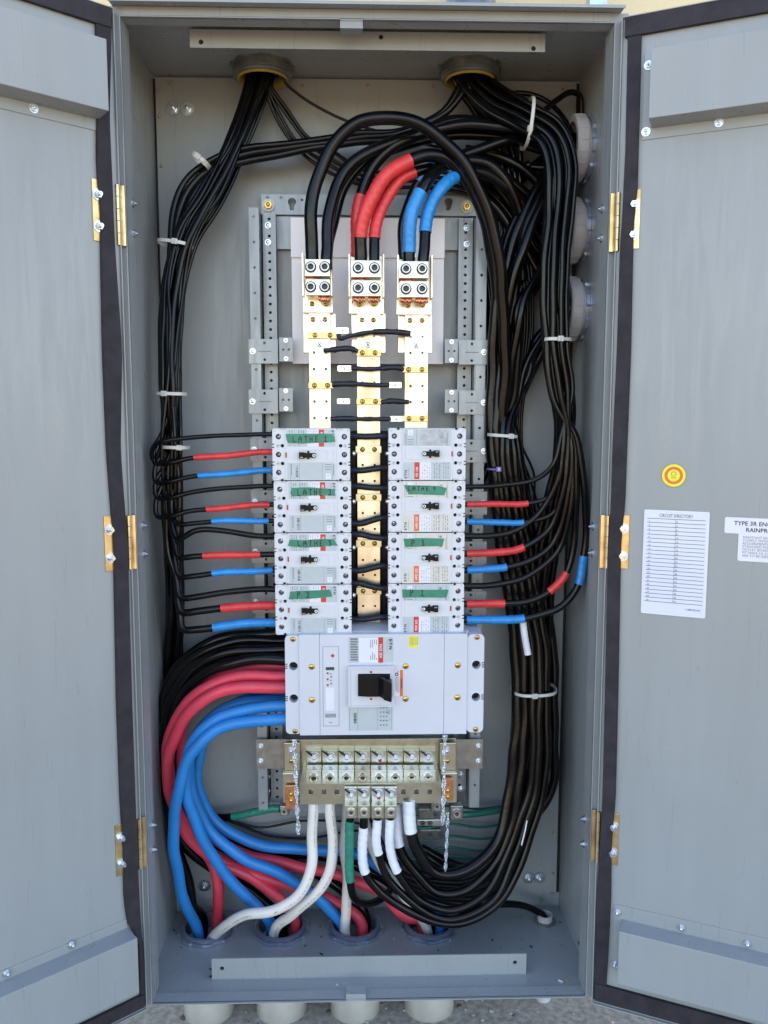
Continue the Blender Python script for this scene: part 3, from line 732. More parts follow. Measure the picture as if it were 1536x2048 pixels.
A_ = busbar(617, 662, 875, 605, 666, 510, 606, 672, 0, [(624, 608), (652, 608), (626, 639), (650, 639)], 0,
            [(628, 705), (652, 705), (628, 738), (652, 738), (629, 803), (653, 803), (629, 836), (653, 836)], [(639, 689)],
            'left bus bar of the three, ending behind the first left breaker', (1, 0, 0, 1))
B_ = busbar(714, 760, 1258, 697, 768, 512, 703, 771, 0, [(719, 609), (748, 608), (724, 640), (747, 640)], 0,
            [(725, 673), (748, 673)]+[(725+(y-850)*.0035, y) for y in (765, 870, 930, 962, 1026, 1058, 1120, 1150, 1212, 1240)]+[(749+(y-850)*.0035, y) for y in (765, 870, 930, 962, 1026, 1058, 1120, 1150, 1212, 1240)], [(736, 690)],
            'long middle bus bar running down between the two breaker columns', (1, 0, 1, 1))
C_ = busbar(810, 855, 875, 793, 863, 514, 796, 864, 0, [(816, 611), (845, 610), (820, 641), (844, 641)], 0,
            [(821, 674), (845, 674), (821, 706), (845, 706), (821, 772), (845, 772), (821, 804), (845, 804)], [(832, 691)],
            'right bus bar of the three, ending behind the first right breaker', (1, 0, 1, 1))
def strap(nm, sleeve, tongue, clip, lab, fat=()):
    Y = -.158
    c0 = P(*sleeve[0], Y); t = thing('jumper_strap', lab, 'strap', c0, 'insulated straps across the bus bars')
    path = catmull([P(x, y, Y-.006) for x, y in sleeve], .003); n = len(path)
    def rr(f):
        base = .0052
        for f0, f1 in fat:
            if f0 <= f <= f1: base = .0070
        return base+.0004*math.sin(f*23)
    b = MB(); b.tube(path, rr, 'sleeve', 12, ridge=.0004, pitch=.009, flat=.8); b.build('sleeve', t)
    if tongue:
        a = px(*tongue, Y-.008); b = MB(); b.plate(W, rrect(*a, .002), [], -Y+.004, -Y+.008, 'alu')
        b.screw(((a[0]+a[1])/2, Y-.008, (a[2]+a[3])/2), (0, -1, 0), .0035, 'zinc', 'cross', .15); b.build('tongue', t, bevel=.0006)
    if clip:
        a = px(*clip, -.157); b = MB(); b.box(W, *a, .1505, .157, 'chromate'); 
        for q in (.24, .76): b.screw((a[0]+(a[1]-a[0])*q, -.157, (a[2]+a[3])/2), (0, -1, 0), .0052, 'brass', 'cross', .6, random.random()*3)
        b.build('clip', t, bevel=.0006)
strap(1, [(676, 668), (680, 677), (700, 672), (745, 664), (790, 664), (821, 667)], (672, 655, 697, 667), (616, 664, 674, 677), 'topmost black sleeved strap, crossing from the left bus bar to the right one', [(.5, 1)])
strap(2, [(647, 701), (670, 699), (700, 697), (716, 703)], None, (713, 699, 762, 712), 'short black sleeved strap clipped to the middle bar below the topmost one', [(.2, .9)])
strap(3, [(702, 736), (740, 738), (770, 736), (795, 735), (808, 739)], (675, 731, 703, 743), (805, 733, 856, 745), 'black sleeved strap clipped on the right bar just above the one from the left bar', [(.6, .95)])
strap(4, [(664, 769), (680, 768), (716, 768), (750, 770), (779, 770)], (778, 764, 803, 776), (617, 765, 667, 777), 'black sleeved strap clipped on the left bus bar with tongue at right', [(0, .45)])
strap(5, [(762, 805), (780, 802), (800, 803), (818, 804)], (674, 797, 700, 808), (713, 797, 763, 809), 'short black strap clipped on the middle bar, second lowest above breakers', [(.2, .8)])
strap(6, [(661, 838), (690, 837), (720, 838), (750, 838), (782, 838)], (780, 832, 806, 843), (806, 831, 856, 843), 'lowest black sleeved strap just above the two breaker columns', [(.1, .4)])
# crossing feeds in the gap between the columns
for i, (y0, y1) in enumerate(((872, 872), (940, 936), (972, 976), (1046, 1036), (1068, 1076), (1140, 1132), (1166, 1176), (1238, 1234))):
    b = MB(); Y = -.165
    b.tube(catmull([P(700, y0, Y), P(722, y0+1, Y-.004), P(740, (y0+y1)/2+1, Y-.004), P(762, y1, Y-.004), P(784, y1, Y)], .004), .0062, 'sleeve', 12, ridge=.0004)
    rk = ['first', 'second', 'third', 'fourth', 'fifth', 'sixth', 'seventh', 'lowest'][i]
    b.build('breaker_feed', label='%s black sleeved feed from the top in the gap between breaker columns' % rk, category='strap', group='feeds between the breaker columns')
for i, y in enumerate((899, 995, 1087, 1182)):
    a = px(711+i*.5, y-7, 763, y+7, -.157); b = MB(); b.box(W, *a, .1505, .157, 'champagne')
    for q in (.27, .73): b.screw((a[0]+(a[1]-a[0])*q, -.157, (a[2]+a[3])/2), (0, -1, 0), .0052, 'brass', 'cross', .6, random.random()*3)
    b.build('clip', B_, bevel=.0006)
    for sx, x in ((1, 706), (-1, 777)):
        b = MB(); b.dome(P(x, y+8, -.19), (sx, 0, 0), .0055, .007, 'alu', 12, 3); b.build('feed_tip', B_)

# ------------------------------------------------------------ small breakers
BW, BH = .1525, .1030
def br_frame(o): return o
def breaker_proto():
    t = thing('circuit_breaker', 'proto', 'circuit breaker', (0, 0, 0), 'white three pole circuit breakers')
    F = W
    th = []; mx = (.0118, BW-.0112)
    for x in mx:
        for z in (-.0168, -.052, -.0872): th.append(circ(x, z, .0055, 16))
    sl = []
    for z in (-.0345, -.0695):
        sl += [circ(.0195, z, .0036, 12), circ(BW-.0185, z, .0036, 12)]
    b = MB()
    b.plate(F, rrect(0, .0262, -BH, -.0006, .004), th[:3]+[sl[0], sl[2]], -.014, 0, 'plastic')
    b.plate(F, rrect(BW-.0272, BW, -BH, -.0006, .004), th[3:]+[sl[1], sl[3]], -.014, 0, 'plastic')
    b.box(F, .0262, BW-.0272, -BH+.0008, -.0006, -.012, .0018, 'plastic')
    b.box(F, .001, BW-.001, -BH+.0005, -.001, -.09, -.0142, 'plastic_dim')
    for x0, x1 in ((0, .026), (BW-.026, BW)): b.box(F, x0+.002, x1-.002, -BH+.004, -.004, -.0141, -.0125, 'hole')  # black plates put in for the shade inside the terminal holes
    for z in (-.0345, -.0695):
        for c in (.0108, BW-.0098):
            b.plate(F, rrect(c-.0042, c+.0042, z-.0036, z+.0036, .0034), [], .0001, .0004, 'plastic_dim'); b.cyl(F(c, z, .0004), F.n, .0012, .0003, 'print_grey', 8)
        for x0 in (-.0004, BW-.0036):
            for dz in (.003, -.003): b.box(F, x0, x0+.004, z+dz-.0011, z+dz+.0011, -.004, .0003, 'print')
    for x in (.019, BW-.019):
        for z0 in (-.0042, -BH+.0002): b.box(F, x-.005, x+.005, z0, z0+.0036, -.01, .0003, 'plastic_dim'); 
        b.cyl(F(x, -BH+.001, .0003), F.n, .0027, .0004, 'hole', 10)
    for x, z in ((.004, -.005), (BW-.004, -.005), (.005, -BH+.005), (BW-.005, -BH+.005)): b.lathe(F(x, z, .0001), F.n, [(.0012, 0), (.0022, 0), (.0022, .0003), (.0012, .0003)], 'plastic_dim', 12)
    # handle surround
    b.plate(F, rrect(.049, .119, -.0665, -.0418, .002), [rect(.052, .108, -.0645, -.0438)], .0018, .0034, 'plastic')
    b.box(F, .052, .108, -.0645, -.0438, .0018, .0022, 'plastic')
    b.build('body', t, bevel=.0006)
    for x in mx:
        for z in (-.0168, -.052, -.0872):
            s = MB(); s.screw(F(x, z, -.0125), F.n, .0048, 'steel', 'slot', .5, random.random()*3); s.build('terminal_screw', t)
    s = MB(); s.box(F, .0685, .0725, -.0610, -.0445, .002, .0045, 'black_plastic'); s.plate(F, [(.053, -.0595), (.062, -.0595), (.066, -.0575), (.0848, -.0575), (.0848, -.0485), (.066, -.0485), (.062, -.0470), (.053, -.0470)], [], .002, .009, 'black_plastic')
    s.box(F, .053, .060, -.0595, -.0470, .009, .013, 'black_plastic'); s.lathe(F(.0818, -.053, .009), F.n, [(.0014, 0), (.0031, 0), (.0031, .0005), (.0014, .0005)], 'print_white', 16)
    s.text(F, 'OFF', .0035, 'print_white', .0545, -.0582, .0133)
    s.build('toggle', t, bevel=.0006)
    s = MB(); s.box(F, .0255, .0285, -.0575, -.0475, .0018, .0026, 'button_red'); s.build('trip_button', t)
    return t
def rating(t, style):
    """upper and lower rating labels"""
    F = W; n0, n1 = .0018, .0021
    base = ['label_grey', 'label_cream', 'label_grey'][style]; red = ['label_red', 'label_orange', 'label_red'][style]
    b = MB(); b.box(F, .029, .1235, -.0360, -.0022, n0, n1, base)
    b.box(F, .0685, .0912, -.0360, -.0026, n1, n1+.0002, 'label_white')
    b.box(F, .0912, .1015, -.0360, -.0026, n1, n1+.0003, red)
    b.text(F, ['FD 100', 'HFD 225', 'FDE 225'][style], .0062, 'print_white', .0944, -.0075, n1+.0005, rot=-math.pi/2, bold=.0001)
    b.text(F, 'E·T·N', .0068, 'print', .1162, -.0040, n1+.0003, rot=-math.pi/2, bold=.0002)
    b.box(F, .1125, .1130, -.024, -.005, n1, n1+.0002, 'print_grey')
    for k in range(7):
        x = .034+k*.0045
        if k == 3: continue
        z = -.004
        while z > -.034:
            l = random.uniform(.002, .007); b.box(F, x, x+.0011, max(-.0355, z-l), z, n1, n1+.0002, 'print_grey'); z -= l+random.uniform(.001, .004)
    for k in range(4):
        x = .071+k*.0048; z = -.005
        while z > -.03: l = random.uniform(.001, .004); b.box(F, x, x+.0009, z-l, z, n1+.0002, n1+.0004, 'print_grey'); z -= l+random.uniform(.001, .007)
    b.box(F, .0505, .0509, -.0360, -.0022, n1, n1+.0002, 'print_grey')
    b.build('rating_label', t)
    b = MB(); b.box(F, .029, .1235, -.1010, -.0684, n0, n1, base)
    for x in (.035, .0525, .0975, .1170): b.box(F, x, x+.0005, -.1010, -.0684, n1, n1+.0002, 'print_grey')
    z = -.074
    while z > -.097:
        l = random.choice((.0005, .0009, .0014)); b.box(F, .0455, .0505, z-l, z, n1, n1+.0002, 'print'); z -= l+random.choice((.0006, .001, .002))
    b.box(F, .1045, .1145, -.0995, -.0890, n1, n1+.0003, 'label_white'); b.box(F, .107, .112, -.0935, -.0928, n1+.0003, n1+.0005, 'print_grey')
    for k in range(3):
        z = -.071-k*.0045; b.box(F, .103, .1155, z-.0012, z, n1, n1+.0002, 'print_grey')
    for x in (.0368, .1195):
        b.box(F, x, x+.0011, -.093, -.070, n1, n1+.0002, 'print_grey')
    b.build('instruction_label', t)
STRK = {'L': [[(0, 1), (0, 0), (.7, 0)]], 'A': [[(0, 0), (.05, .7), (.35, 1), (.7, .7), (.7, 0)], [(0, .45), (.7, .45)]], 'T': [[(0, 1), (.8, 1)], [(.4, 1), (.4, 0)]],
        'H': [[(0, 1), (0, 0)], [(.6, 1), (.6, 0)], [(0, .5), (.6, .5)]], 'E': [[(.6, 1), (0, 1), (0, 0), (.6, 0)], [(0, .5), (.5, .5)]],
        'P': [[(.1, 0), (.1, 1), (.6, .95), (.65, .6), (.1, .45)]], '1': [[(.1, .8), (.35, 1), (.35, 0)], [(0, 0), (.8, 0)]],
        '2': [[(0, .8), (.25, 1), (.55, .85), (.5, .5), (0, .02), (.35, .1), (.8, 0)]], '3': [[(0, .9), (.3, 1), (.5, .8), (.2, .55), (.55, .35), (.4, .05), (0, .05)]],
        '4': [[(.05, 1), (.05, .5), (.5, .5)], [(.5, 1), (.45, 0)]]}
def tape(t, corners, words_, u, v, hgt, adv, rotd=0):
    F = W if not rotd else Frame((BW, 0, -BH), (-1, 0, 0), (0, 0, -1), (0, -1, 0))
    b = MB(); b.plate(F, corners, [], .0026, .0031, 'green_tape')
    x = u
    for ch in words_:
        if ch == ' ': x += adv*.55; continue
        for s in STRK[ch]:
            pts = [F(x+(a+random.uniform(-.05, .05))*adv*.68, v+(q+random.uniform(-.05, .05))*hgt, .0032) for a, q in s]
            for p, q in zip(pts, pts[1:]):
                d_ = (q-p); L = d_.length; d_.normalize(); f_ = Frame(p, d_, F.n.cross(d_), F.n)
                b.box(f_, -.0004, L+.0004, -.0008, .0008, -.0001, .0002, 'ink')
        x += adv
    b.build('tape_label', t, label='torn green tape marked %s in pen' % words_.strip())
TP = {  # corners in metres from the breaker's upper left corner, as it hangs in the photo
 'LATHE 1': ([(.0265, -.0115), (.100, -.0105), (.116, -.0115), (.1225, -.016), (.1235, -.0265), (.116, -.0275), (.090, -.0285), (.060, -.0300), (.031, -.0292), (.028, -.0215)], .041, -.0265, .0105, .0110),
 'LATHE 2': ([(.036, -.0135), (.070, -.0125), (.104, -.0150), (.122, -.0165), (.1205, -.021), (.1215, -.0295), (.090, -.0280), (.0355, -.0305), (.033, -.024)], .048, -.0285, .0115, .0108),
 'LATHE 3': ([(.0305, -.0130), (.060, -.0145), (.090, -.0120), (.118, -.0125), (.1260, -.0255), (.112, -.0250), (.090, -.0280), (.060, -.0290), (.040, -.0275), (.0265, -.0255)], .047, -.0255, .0105, .0110),
 'P 2': ([(.030, -.0140), (.060, -.0125), (.110, -.0105), (.114, -.0245), (.080, -.0280), (.027, -.0300)], .044, -.0275, .0135, .0120),
 'LATHE 4': ([(.030, -.0085), (.070, -.0095), (.100, -.0105), (.1150, -.0145), (.1110, -.0290), (.070, -.0275), (.040, -.0265), (.034, -.0165)], .039, -.0190, .0075, .0090),
 'P 3': ([(.030, -.0120), (.070, -.0105), (.1115, -.0120), (.1085, -.0270), (.070, -.0275), (.034, -.0290)], .046, -.0255, .0105, .0130),
 'P 1': ([(.0275, -.0110), (.070, -.0120), (.121, -.0120), (.1170, -.0280), (.070, -.0275), (.0285, -.0275)], .043, -.0240, .0120, .0140)}
def jit2(): return random.uniform(-.0005, .0005)
proto = breaker_proto(); kids = list(proto.children)
cells = [(-.1733, 0, 'LATHE 1', 0), (-.1733, 1, 'LATHE 2', 0), (-.1733, 2, 'LATHE 3', 0), (-.1733, 3, 'P 2', 0),
         (.0550, 0, None, 1), (.0550, 1, 'LATHE 4', 1), (.0550, 2, 'P 3', 1), (.0550, 3, 'P 1', 1)]
for i, (x, row, word, rot) in enumerate(cells):
    if i == 0: t = proto
    else:
        t = proto.copy(); COL.objects.link(t); ORG[t.name] = Vector((0, 0, 0))
        for k in kids:
            c = k.copy(); COL.objects.link(c); c.parent = t
    t['label'] = '%s white breaker of the %s column, green tape reading %s' % (('topmost', 'second', 'third', 'lowest')[row], ('left', 'right')[rot], word) if word else 'white circuit breaker with clear tape and no green tape, top of right column'
    ORG[t.name] = Vector((0, 0, 0))
    st = 0 if not rot else (0, 0, 1, 2)[row] if row != 1 else 1
    rating(t, st)
    if word:
        cn, u, v, hg, adv = TP[word]; tape(t, cn, word, u, v, hg, adv, rot)
    else:
        b = MB(); q = [(.036+.009*i_+random.uniform(-.002, .002), -.096+random.uniform(-.002, .002)) for i_ in range(9)]
        b.box(W, .038, .090, -.1005, -.0688, .0023, .00245, 'clear_tape'); b.build('clear_tape', t)
    z = -.0214-row*.10375
    if rot: t.location = (x+BW+jit2(), -.235+jit2(), z-BH); t.rotation_euler = (0, math.pi+jit2()*5, 0)
    else: t.location = (x+row*.0006+jit2(), -.235+jit2(), z); t.rotation_euler = (0, jit2()*5, 0)

# ------------------------------------------------------------ main breaker
Ym = -.25
mx0, mx1, mz0, mz1 = px(569.5, 1272, 966, 1471, Ym)
mz1 = P(768, 1267, Ym).z; mz0 = P(768, 1469, Ym).z
mb_ = thing('main_breaker', 'large pale grey main circuit breaker with big black toggle below the small breakers', 'circuit breaker', ((mx0+mx1)/2, Ym, mz0))
F = Frame((mx0, Ym, mz1), (1, 0, 0), (0, 0, 1), (0, -1, 0)); MW = mx1-mx0; MH = mz1-mz0
b = MB()
hl = [circ(.0165, -.066, .0088, 24), circ(.0165, -.133, .0088, 24)]; hr_ = [circ(MW-.0155, -.066, .0088, 24), circ(MW-.0155, -.133, .0088, 24)]
b.plate(F, rrect(0, .032, -MH+.003, -.003, .009), hl, -.02, 0, 'main_plastic'); b.plate(F, rrect(MW-.034, MW, -MH+.003, -.003, .009), hr_, -.02, 0, 'main_plastic')
b.box(F, .030, MW-.030, -MH+.0005, -.0005, -.13, -.0201, 'main_plastic'); b.box(F, .002, MW-.002, -MH+.006, -.006, -.13, -.0203, 'main_plastic')
b.box(F, .003, .03, -MH+.02, -.02, -.0202, -.019, 'hole'); b.box(F, MW-.03, MW-.003, -MH+.02, -.02, -.0202, -.019, 'hole')  # black plates imitate shade in the large terminal holes
for x0, x1 in ((.0285, .0688), (.0696, .3190), (.3198, MW-.0345)): b.box(F, x0, x1, -MH+.001, -.001, -.0200, .0030, 'main_plastic')
b.box(F, .0688, .0696, -MH+.002, -.002, -.01, .0020, 'print_grey'); b.box(F, .3190, .3198, -MH+.002, -.002, -.01, .0020, 'print_grey')
for z in (-.066, -.133):
    for x0 in (-.0003, MW-.0047):
        for k in (-1, 0, 1): b.box(F, x0, x0+.005, z+k*.0042-.001, z+k*.0042+.001, -.003, .0003, 'print')
b.build('body', mb_, bevel=.0011, bseg=3)
for x, z in ((.0165, -.0105), (MW-.015, -.009), (.0185, -MH+.009), (MW-.0155, -MH+.0095)):
    s = MB(); s.screw(F(x, z, .0), F.n, .0052, 'brass', 'cross', .6, 1); s.build('corner_screw', mb_)
for x, z in ((.0535, -.0665), (.0535, -.135), (.242, -.0665), (.242, -.1345), (.347, -.0655), (.347, -.1325)):
    s = MB(); s.screw(F(x, z, .003), F.n, .0060, 'brass', 'slot', .45, random.random()); s.build('cover_screw', mb_)
b = MB(); pl = .0032
b.plate(F, rect(.0755, .1080, -.190, -.0250), [rect(.0761, .1074, -.1894, -.0256)], pl, pl+.0003, 'print_grey')
b.cyl(F(.0955, -.0440, pl), F.n, .0032, .0008, 'button_red', 16); b.box(F, .0815, .0985, -.0735, -.0675, pl, pl+.0004, 'print')
for z in (-.080, -.0925, -.1045): b.cyl(F(.0852, z, pl), F.n, .0022, .0006, 'button_red', 10)
for z in (-.080, -.086, -.0935, -.1): b.box(F, .0905, .0915+random.random()*.004, z-.003, z, pl, pl+.0003, 'print_grey')
for k in range(13): b.box(F, .0800+k*.0017, .0806+k*.0017, -.172, -.164, pl, pl+.0003, 'print')
b.box(F, .0875, .094, -.183, -.1822, pl, pl+.0003, 'print'); b.box(F, .081, .0985, -.158, -.110, pl, pl+.0002, 'label_white')
b.build('trip_unit', mb_)
b = MB()
b.box(F, .1270, .2170, -.0585, -.0062, pl-.0001, pl+.0001, 'label_grey'); b.box(F, .1480, .1865, -.0585, -.0075, pl+.0001, pl+.0003, 'label_white')
b.box(F, .1870, .1965, -.0590, -.0068, pl+.0001, pl+.0005, 'label_red'); b.text(F, 'NGS SDI', .0075, 'print_white', .1892, -.0205, pl+.0007, rot=-math.pi/2, bold=.0001)
b.text(F, 'E·T·N', .0088, 'print', .2085, -.0105, pl+.0003, rot=-math.pi/2, bold=.0004)
b.box(F, .2045, .2050, -.034, -.0105, pl+.0001, pl+.0003, 'print_grey')
for k in range(9):
    z = -.0085-k*.0053; b.box(F, .1310, .1310+random.uniform(.013, .0155), z-.0036, z, pl+.0001, pl+.0003, 'print_grey')
for k in range(4):
    x = .171+k*.004; b.box(F, x, x+.0012, -.013-random.uniform(.004, .016), -.0115, pl+.0003, pl+.0005, 'print_grey'); b.box(F, x, x+.0012, -.053, -.053+random.uniform(.004, .018), pl+.0003, pl+.0005, 'print_grey')
b.build('rating_label', mb_)
b = MB(); b.box(F, .1270, .2170, -.2000, -.1490, pl-.0001, pl+.0001, 'label_grey')
for x in (.1285, .1450, .1845, .213): b.box(F, x, x+.0005, -.2000, -.1490, pl+.0001, pl+.0003, 'print_grey')
z = -.163
while z > -.184:
    l = random.choice((.0006, .001, .0016)); b.box(F, .1370, .1430, z-l, z, pl+.0001, pl+.0003, 'print'); z -= l+random.choice((.0006, .001))
b.text(F, 'CE', .0075, 'print', .2045, -.1570, pl+.0003, rot=-math.pi/2)
b.box(F, .1850, .2130, -.1785, -.1780, pl+.0001, pl+.0003, 'print_grey')
for k in range(5):
    for q in range(3): b.box(F, .1900+q*.006, .1935+q*.006, -.154-k*.009, -.1515-k*.009, pl+.0001, pl+.0003, 'print_grey')
b.build('instruction_label', mb_)
b = MB(); b.plate(F, rrect(.1265, .2180, -.1475, -.0635, .003), [rect(.1460, .2105, -.1255, -.0790)], .0028, .0120, 'main_plastic')
b.plate(F, rrect(.1265, .2180, -.1475, -.0635, .003), [rrect(.1300, .2145, -.1440, -.0670, .002)], .0120, .0140, 'main_plastic')
for z in (-.0755, -.131): b.box(F, .1700, .1745, z-.0022, z+.0022, .0120, .0124, 'button_red')
b.build('handle_surround', mb_, bevel=.0008)
b = MB(); b.box(F, .1460, .2105, -.1255, -.0790, .004, .0045, 'hole')
n = 10; vs = []
for i in range(n+1):
    a = -.9+1.5*i/n; u = .1465+.050*i/n; h_ = .006+.016*math.cos(a*.9)
    vs += [F(u, -.1235, h_), F(u, -.081, h_), F(u, -.081, .0045), F(u, -.1235, .0045)]
fs = []
for i in range(n):
    for k in range(4): fs.append((i*4+k, (i+1)*4+k, (i+1)*4+(k+1) % 4, i*4+(k+1) % 4))
b.add(vs, fs+[(0, 1, 2, 3)], 'black_plastic')
b.plate(Frame(F(.1965, 0, 0), F.u, F.v, F.n), [(0, -.1235), (.0135, -.1285), (.0160, -.1270), (.0160, -.0900), (.0, -.0820)], [], .012, .040, 'black_plastic')
b.add([F(.185, -.122, .017), F(.185, -.083, .017), F(.1967, -.083, .039), F(.1967, -.1225, .039), F(.1967, -.083, .013), F(.1967, -.1225, .013)], [(0, 3, 2, 1), (0, 1, 4, 5), (1, 2, 4), (0, 5, 3)], 'black_plastic')
b.build('toggle', mb_, bevel=.001)
b = MB(); b.box(F, .2480, .2660, -.0285, -.0045, pl-.0001, pl+.0001, 'label_yellow')
for k in range(5): b.box(F, .2500+k*.0026, .2508+k*.0026, -.027+random.random()*.005, -.007, pl+.0001, pl+.0003, 'print_grey')
b.text(F, 'CAUTION', .0035, 'print', .2635, -.0065, pl+.0003, rot=-math.pi/2); b.build('caution_sticker', mb_, label='small yellow caution sticker')
b = MB(); b.box(F, .2195, .2300, -.1290, -.0760, pl-.0001, pl+.0001, 'label_white'); b.box(F, .2305, .2365, -.1290, -.0745, pl-.0001, pl+.0002, 'label_orange')
b.text(F, 'WARNING', .0042, 'print', .2322, -.0920, pl+.0004, rot=-math.pi/2, bold=.0001)
for k in range(4): b.box(F, .2212+k*.0022, .2220+k*.0022, -.127+random.random()*.01, -.088, pl+.0001, pl+.0003, 'print_grey')
b.lathe(F(.2240, -.0835, pl), F.n, [(.0016, 0), (.0036, 0), (.0036, .0003), (.0016, .0003)], 'print', 16)
b.tube(catmull([F(.224, -.080, pl), F(.226, -.078, pl), F(.2285, -.0785, pl)], .001), .0007, 'print', 6); b.build('warning_sticker', mb_, label='orange and white warning sticker')

# ------------------------------------------------------------ neutral bar assembly
nb = thing('neutral_bar', 'champagne metal neutral bar with two rows of cable lugs under the main breaker', 'terminal bar', (.02, -.12, P(740, 1607, -.2).z))
b = MB(); pbox(b, 568, 1480, 912, 1500, -.115, .003, 'champagne'); pbox(b, 602, 1482, 880, 1568, -.110, .004, 'champagne'); b.build('back_plate', nb, bevel=.0006)
for x0, x1, u0, u1 in ((568, 600, 565, 598), (880, 912, 882, 914)):
    b = MB(); pbox(b, x0, 1486, x1, 1541, -.135, .006, 'champagne')
    a = px(x0, 1541, x1, 1546, -.135); c = px(u0, 1546, u1, 1606, -.15)
    b.box(W, *c, .144, .15, 'champagne'); b.box(W, c[0], c[1], c[3]-.001, a[2]+.002, .1295, .1502, 'champagne'); b.build('end_bracket', nb, bevel=.0015)
    s = MB(); s.hexbolt(P((x0+x1)/2-2, 1500, -.135), (0, -1, 0), .006, 'zinc', 1.2); s.build('bolt', nb)
    s = MB(); s.screw(P((x0+x1)/2-1, 1522, -.135), (0, -1, 0), .005, 'brass', 'slot'); s.build('bolt', nb)
b = MB(); a = px(600, 1568, 882, 1606, -.20)
hs = []
for x in (622, 648, 674, 807, 833, 860):
    c = P(x, 1583, -.20); hs.append(rect(c.x-.0048, c.x+.0048, c.z-.0050, c.z+.0050))
b.plate(W, rect(*a), hs, .197, .200, 'champagne'); b.box(W, a[0], a[1], a[3]-.003, a[3], .11, .197, 'champagne')
for x in (a[0], a[1]-.003): b.box(W, x, x+.003, a[2], a[3]-.003, .13, .197, 'champagne')
b.build('front_rail', nb, bevel=.0008)
for i in range(8):
    x0 = 611+i*32.6; Yl = -.150
    b = MB(); pbox(b, x0+.6, 1501, x0+32, 1534, Yl+.02, .03, 'champagne'); pbox(b, x0+.6, 1541, x0+32, 1566, Yl-.018, .03, 'alu' if i % 3 else 'tin'); l = b.build('lug', nb, bevel=.0012)
    s = MB(); c = P(x0+17, 1514, Yl+.02); s.cyl(c, (0, -1, 0), .0115, .002, 'zinc', 20); s.hexbolt(c+Vector((0, -.002, 0)), (0, -1, .1), .0062, 'zinc', 0)
    u_ = Frame(c+Vector((-.012, -.0035, .012)), (.76, 0, -.65), (.65, 0, .76), (0, -1, 0)); s.box(u_, -.006, .016, -.0011, .0011, 0, .004, 'hole')
    if i == 4: s.dome(c+Vector((.0015, -.0095, -.004)), (0, -1, 0), .004, .002, 'button_red', 10, 2)
    s.build('stud', l)
    s = MB(); s.socket(P(x0+16.5, 1554, Yl-.018), (0, -1, -.15), .0095, 'alu'); s.build('set_screw', l)
    s = MB()
    for q in range(9):
        c = P(x0+5+q*2.6, 1534+random.uniform(-1, 1), Yl+.006)
        s.tube([c, c+Vector((random.uniform(-.001, .001), -.008, -.006)), c+Vector((0, -.013, -.009))], .0015, 'copper' if i in (4, 5, 6) else 'dull_metal', 6)
    s.build('wire_strands', l)
LUGX = [702, 728, 756, 782]
for i, x in enumerate(LUGX):
    b = MB(); pbox(b, x-13, 1575, x+12, 1603, -.212, .008, 'alu'); pbox(b, x-13, 1611, x+12, 1637, -.236, .032, 'champagne'); pbox(b, x-12, 1600, x+11, 1612, -.208, .004, 'champagne'); l = b.build('lug', nb, bevel=.0012)
    s = MB(); c = P(x+.5, 1588, -.212); s.cyl(c, (0, -1, 0), .0105, .002, 'zinc', 20); s.hexbolt(c+Vector((0, -.002, -.001)), (0, -1, .1), .0058, 'zinc', 0)
    u_ = Frame(c+Vector((-.010, -.0035, .010)), (.76, 0, -.65), (.65, 0, .76), (0, -1, 0)); s.box(u_, -.004, .013, -.001, .001, 0, .004, 'hole')
    if i == 2: s.dome(c+Vector((.001, -.0095, -.004)), (0, -1, 0), .004, .002, 'button_red', 10, 2)
    s.build('stud', l)
    s = MB(); s.socket(P(x, 1624, -.236), (0, -1, 0), .0085, 'alu'); s.build('set_screw', l)
    s = MB()
    for q in range(6):
        c = P(x-7+q*2.6, 1606, -.209); s.tube([c+Vector((0, .004, .003)), c+Vector((random.uniform(-.001, .001), -.006, random.uniform(-.001, .003))), c+Vector((0, -.012, -.004))], .0014, 'copper', 6)
    s.build('wire_strands', l)
for x0, x1, l_ in ((570, 595, 'left'), (884, 906, 'right')):
    b = MB(); pbox(b, x0, 1573 if l_ == 'left' else 1558, x1, 1619 if l_ == 'left' else 1601, -.165, .008, 'copper'); o = b.build('copper_strap', nb, bevel=.0008)
    for y in ((1587, 1600) if l_ == 'left' else (1580, 1592)):
        s = MB(); s.hexbolt(P((x0+x1)/2, y, -.165), (0, -1, 0), .0045, 'brass', 1.1, stud=False); s.build('bolt', o)
# ground bar and its lugs behind
gb = thing('ground_bar', 'dull metal ground bar with green wires at the lower right behind the lugs', 'terminal bar', P(850, 1680, -.03))
b = MB(); a = px(812, 1635, 880, 1680, -.035); pbox(b, 838, 1618, 868, 1638, -.05, .02, 'dull_metal'); pbox(b, 834, 1640, 884, 1652, -.05, .02, 'alu'); pbox(b, 840, 1660, 882, 1679, -.05, .02, 'dull_metal'); b.build('bar', gb, bevel=.001)
for x, y in ((846, 1646), (860, 1646), (860, 1669), (880, 1668)):
    s = MB(); s.socket(P(x, y, -.05), (0, -1, 0), .0055); s.build('set_screw', gb)
for i, (x0, y0, x1, y1) in enumerate(((559, 1612, 578, 1632), (901, 1612, 926, 1640), (862, 1600, 886, 1624))):
    t = thing('ground_lug', ['small grey ground lug at the end of the green cable, lower left', 'square grey ground lug at the end of a green cable, lower right', 'small grey ground lug behind the right copper strap'][i], 'lug', P((x0+x1)/2, y1, -.08))
    b = MB(); pbox(b, x0, y0, x1, y1, -.095, .03, 'dull_metal'); b.build('block', t, bevel=.0015)
    b = MB(); b.socket(P((x0+x1)/2, (y0+y1)/2, -.095), (0, -1, 0), .008 if i != 1 else .0095, 'alu'); b.build('set_screw', t)
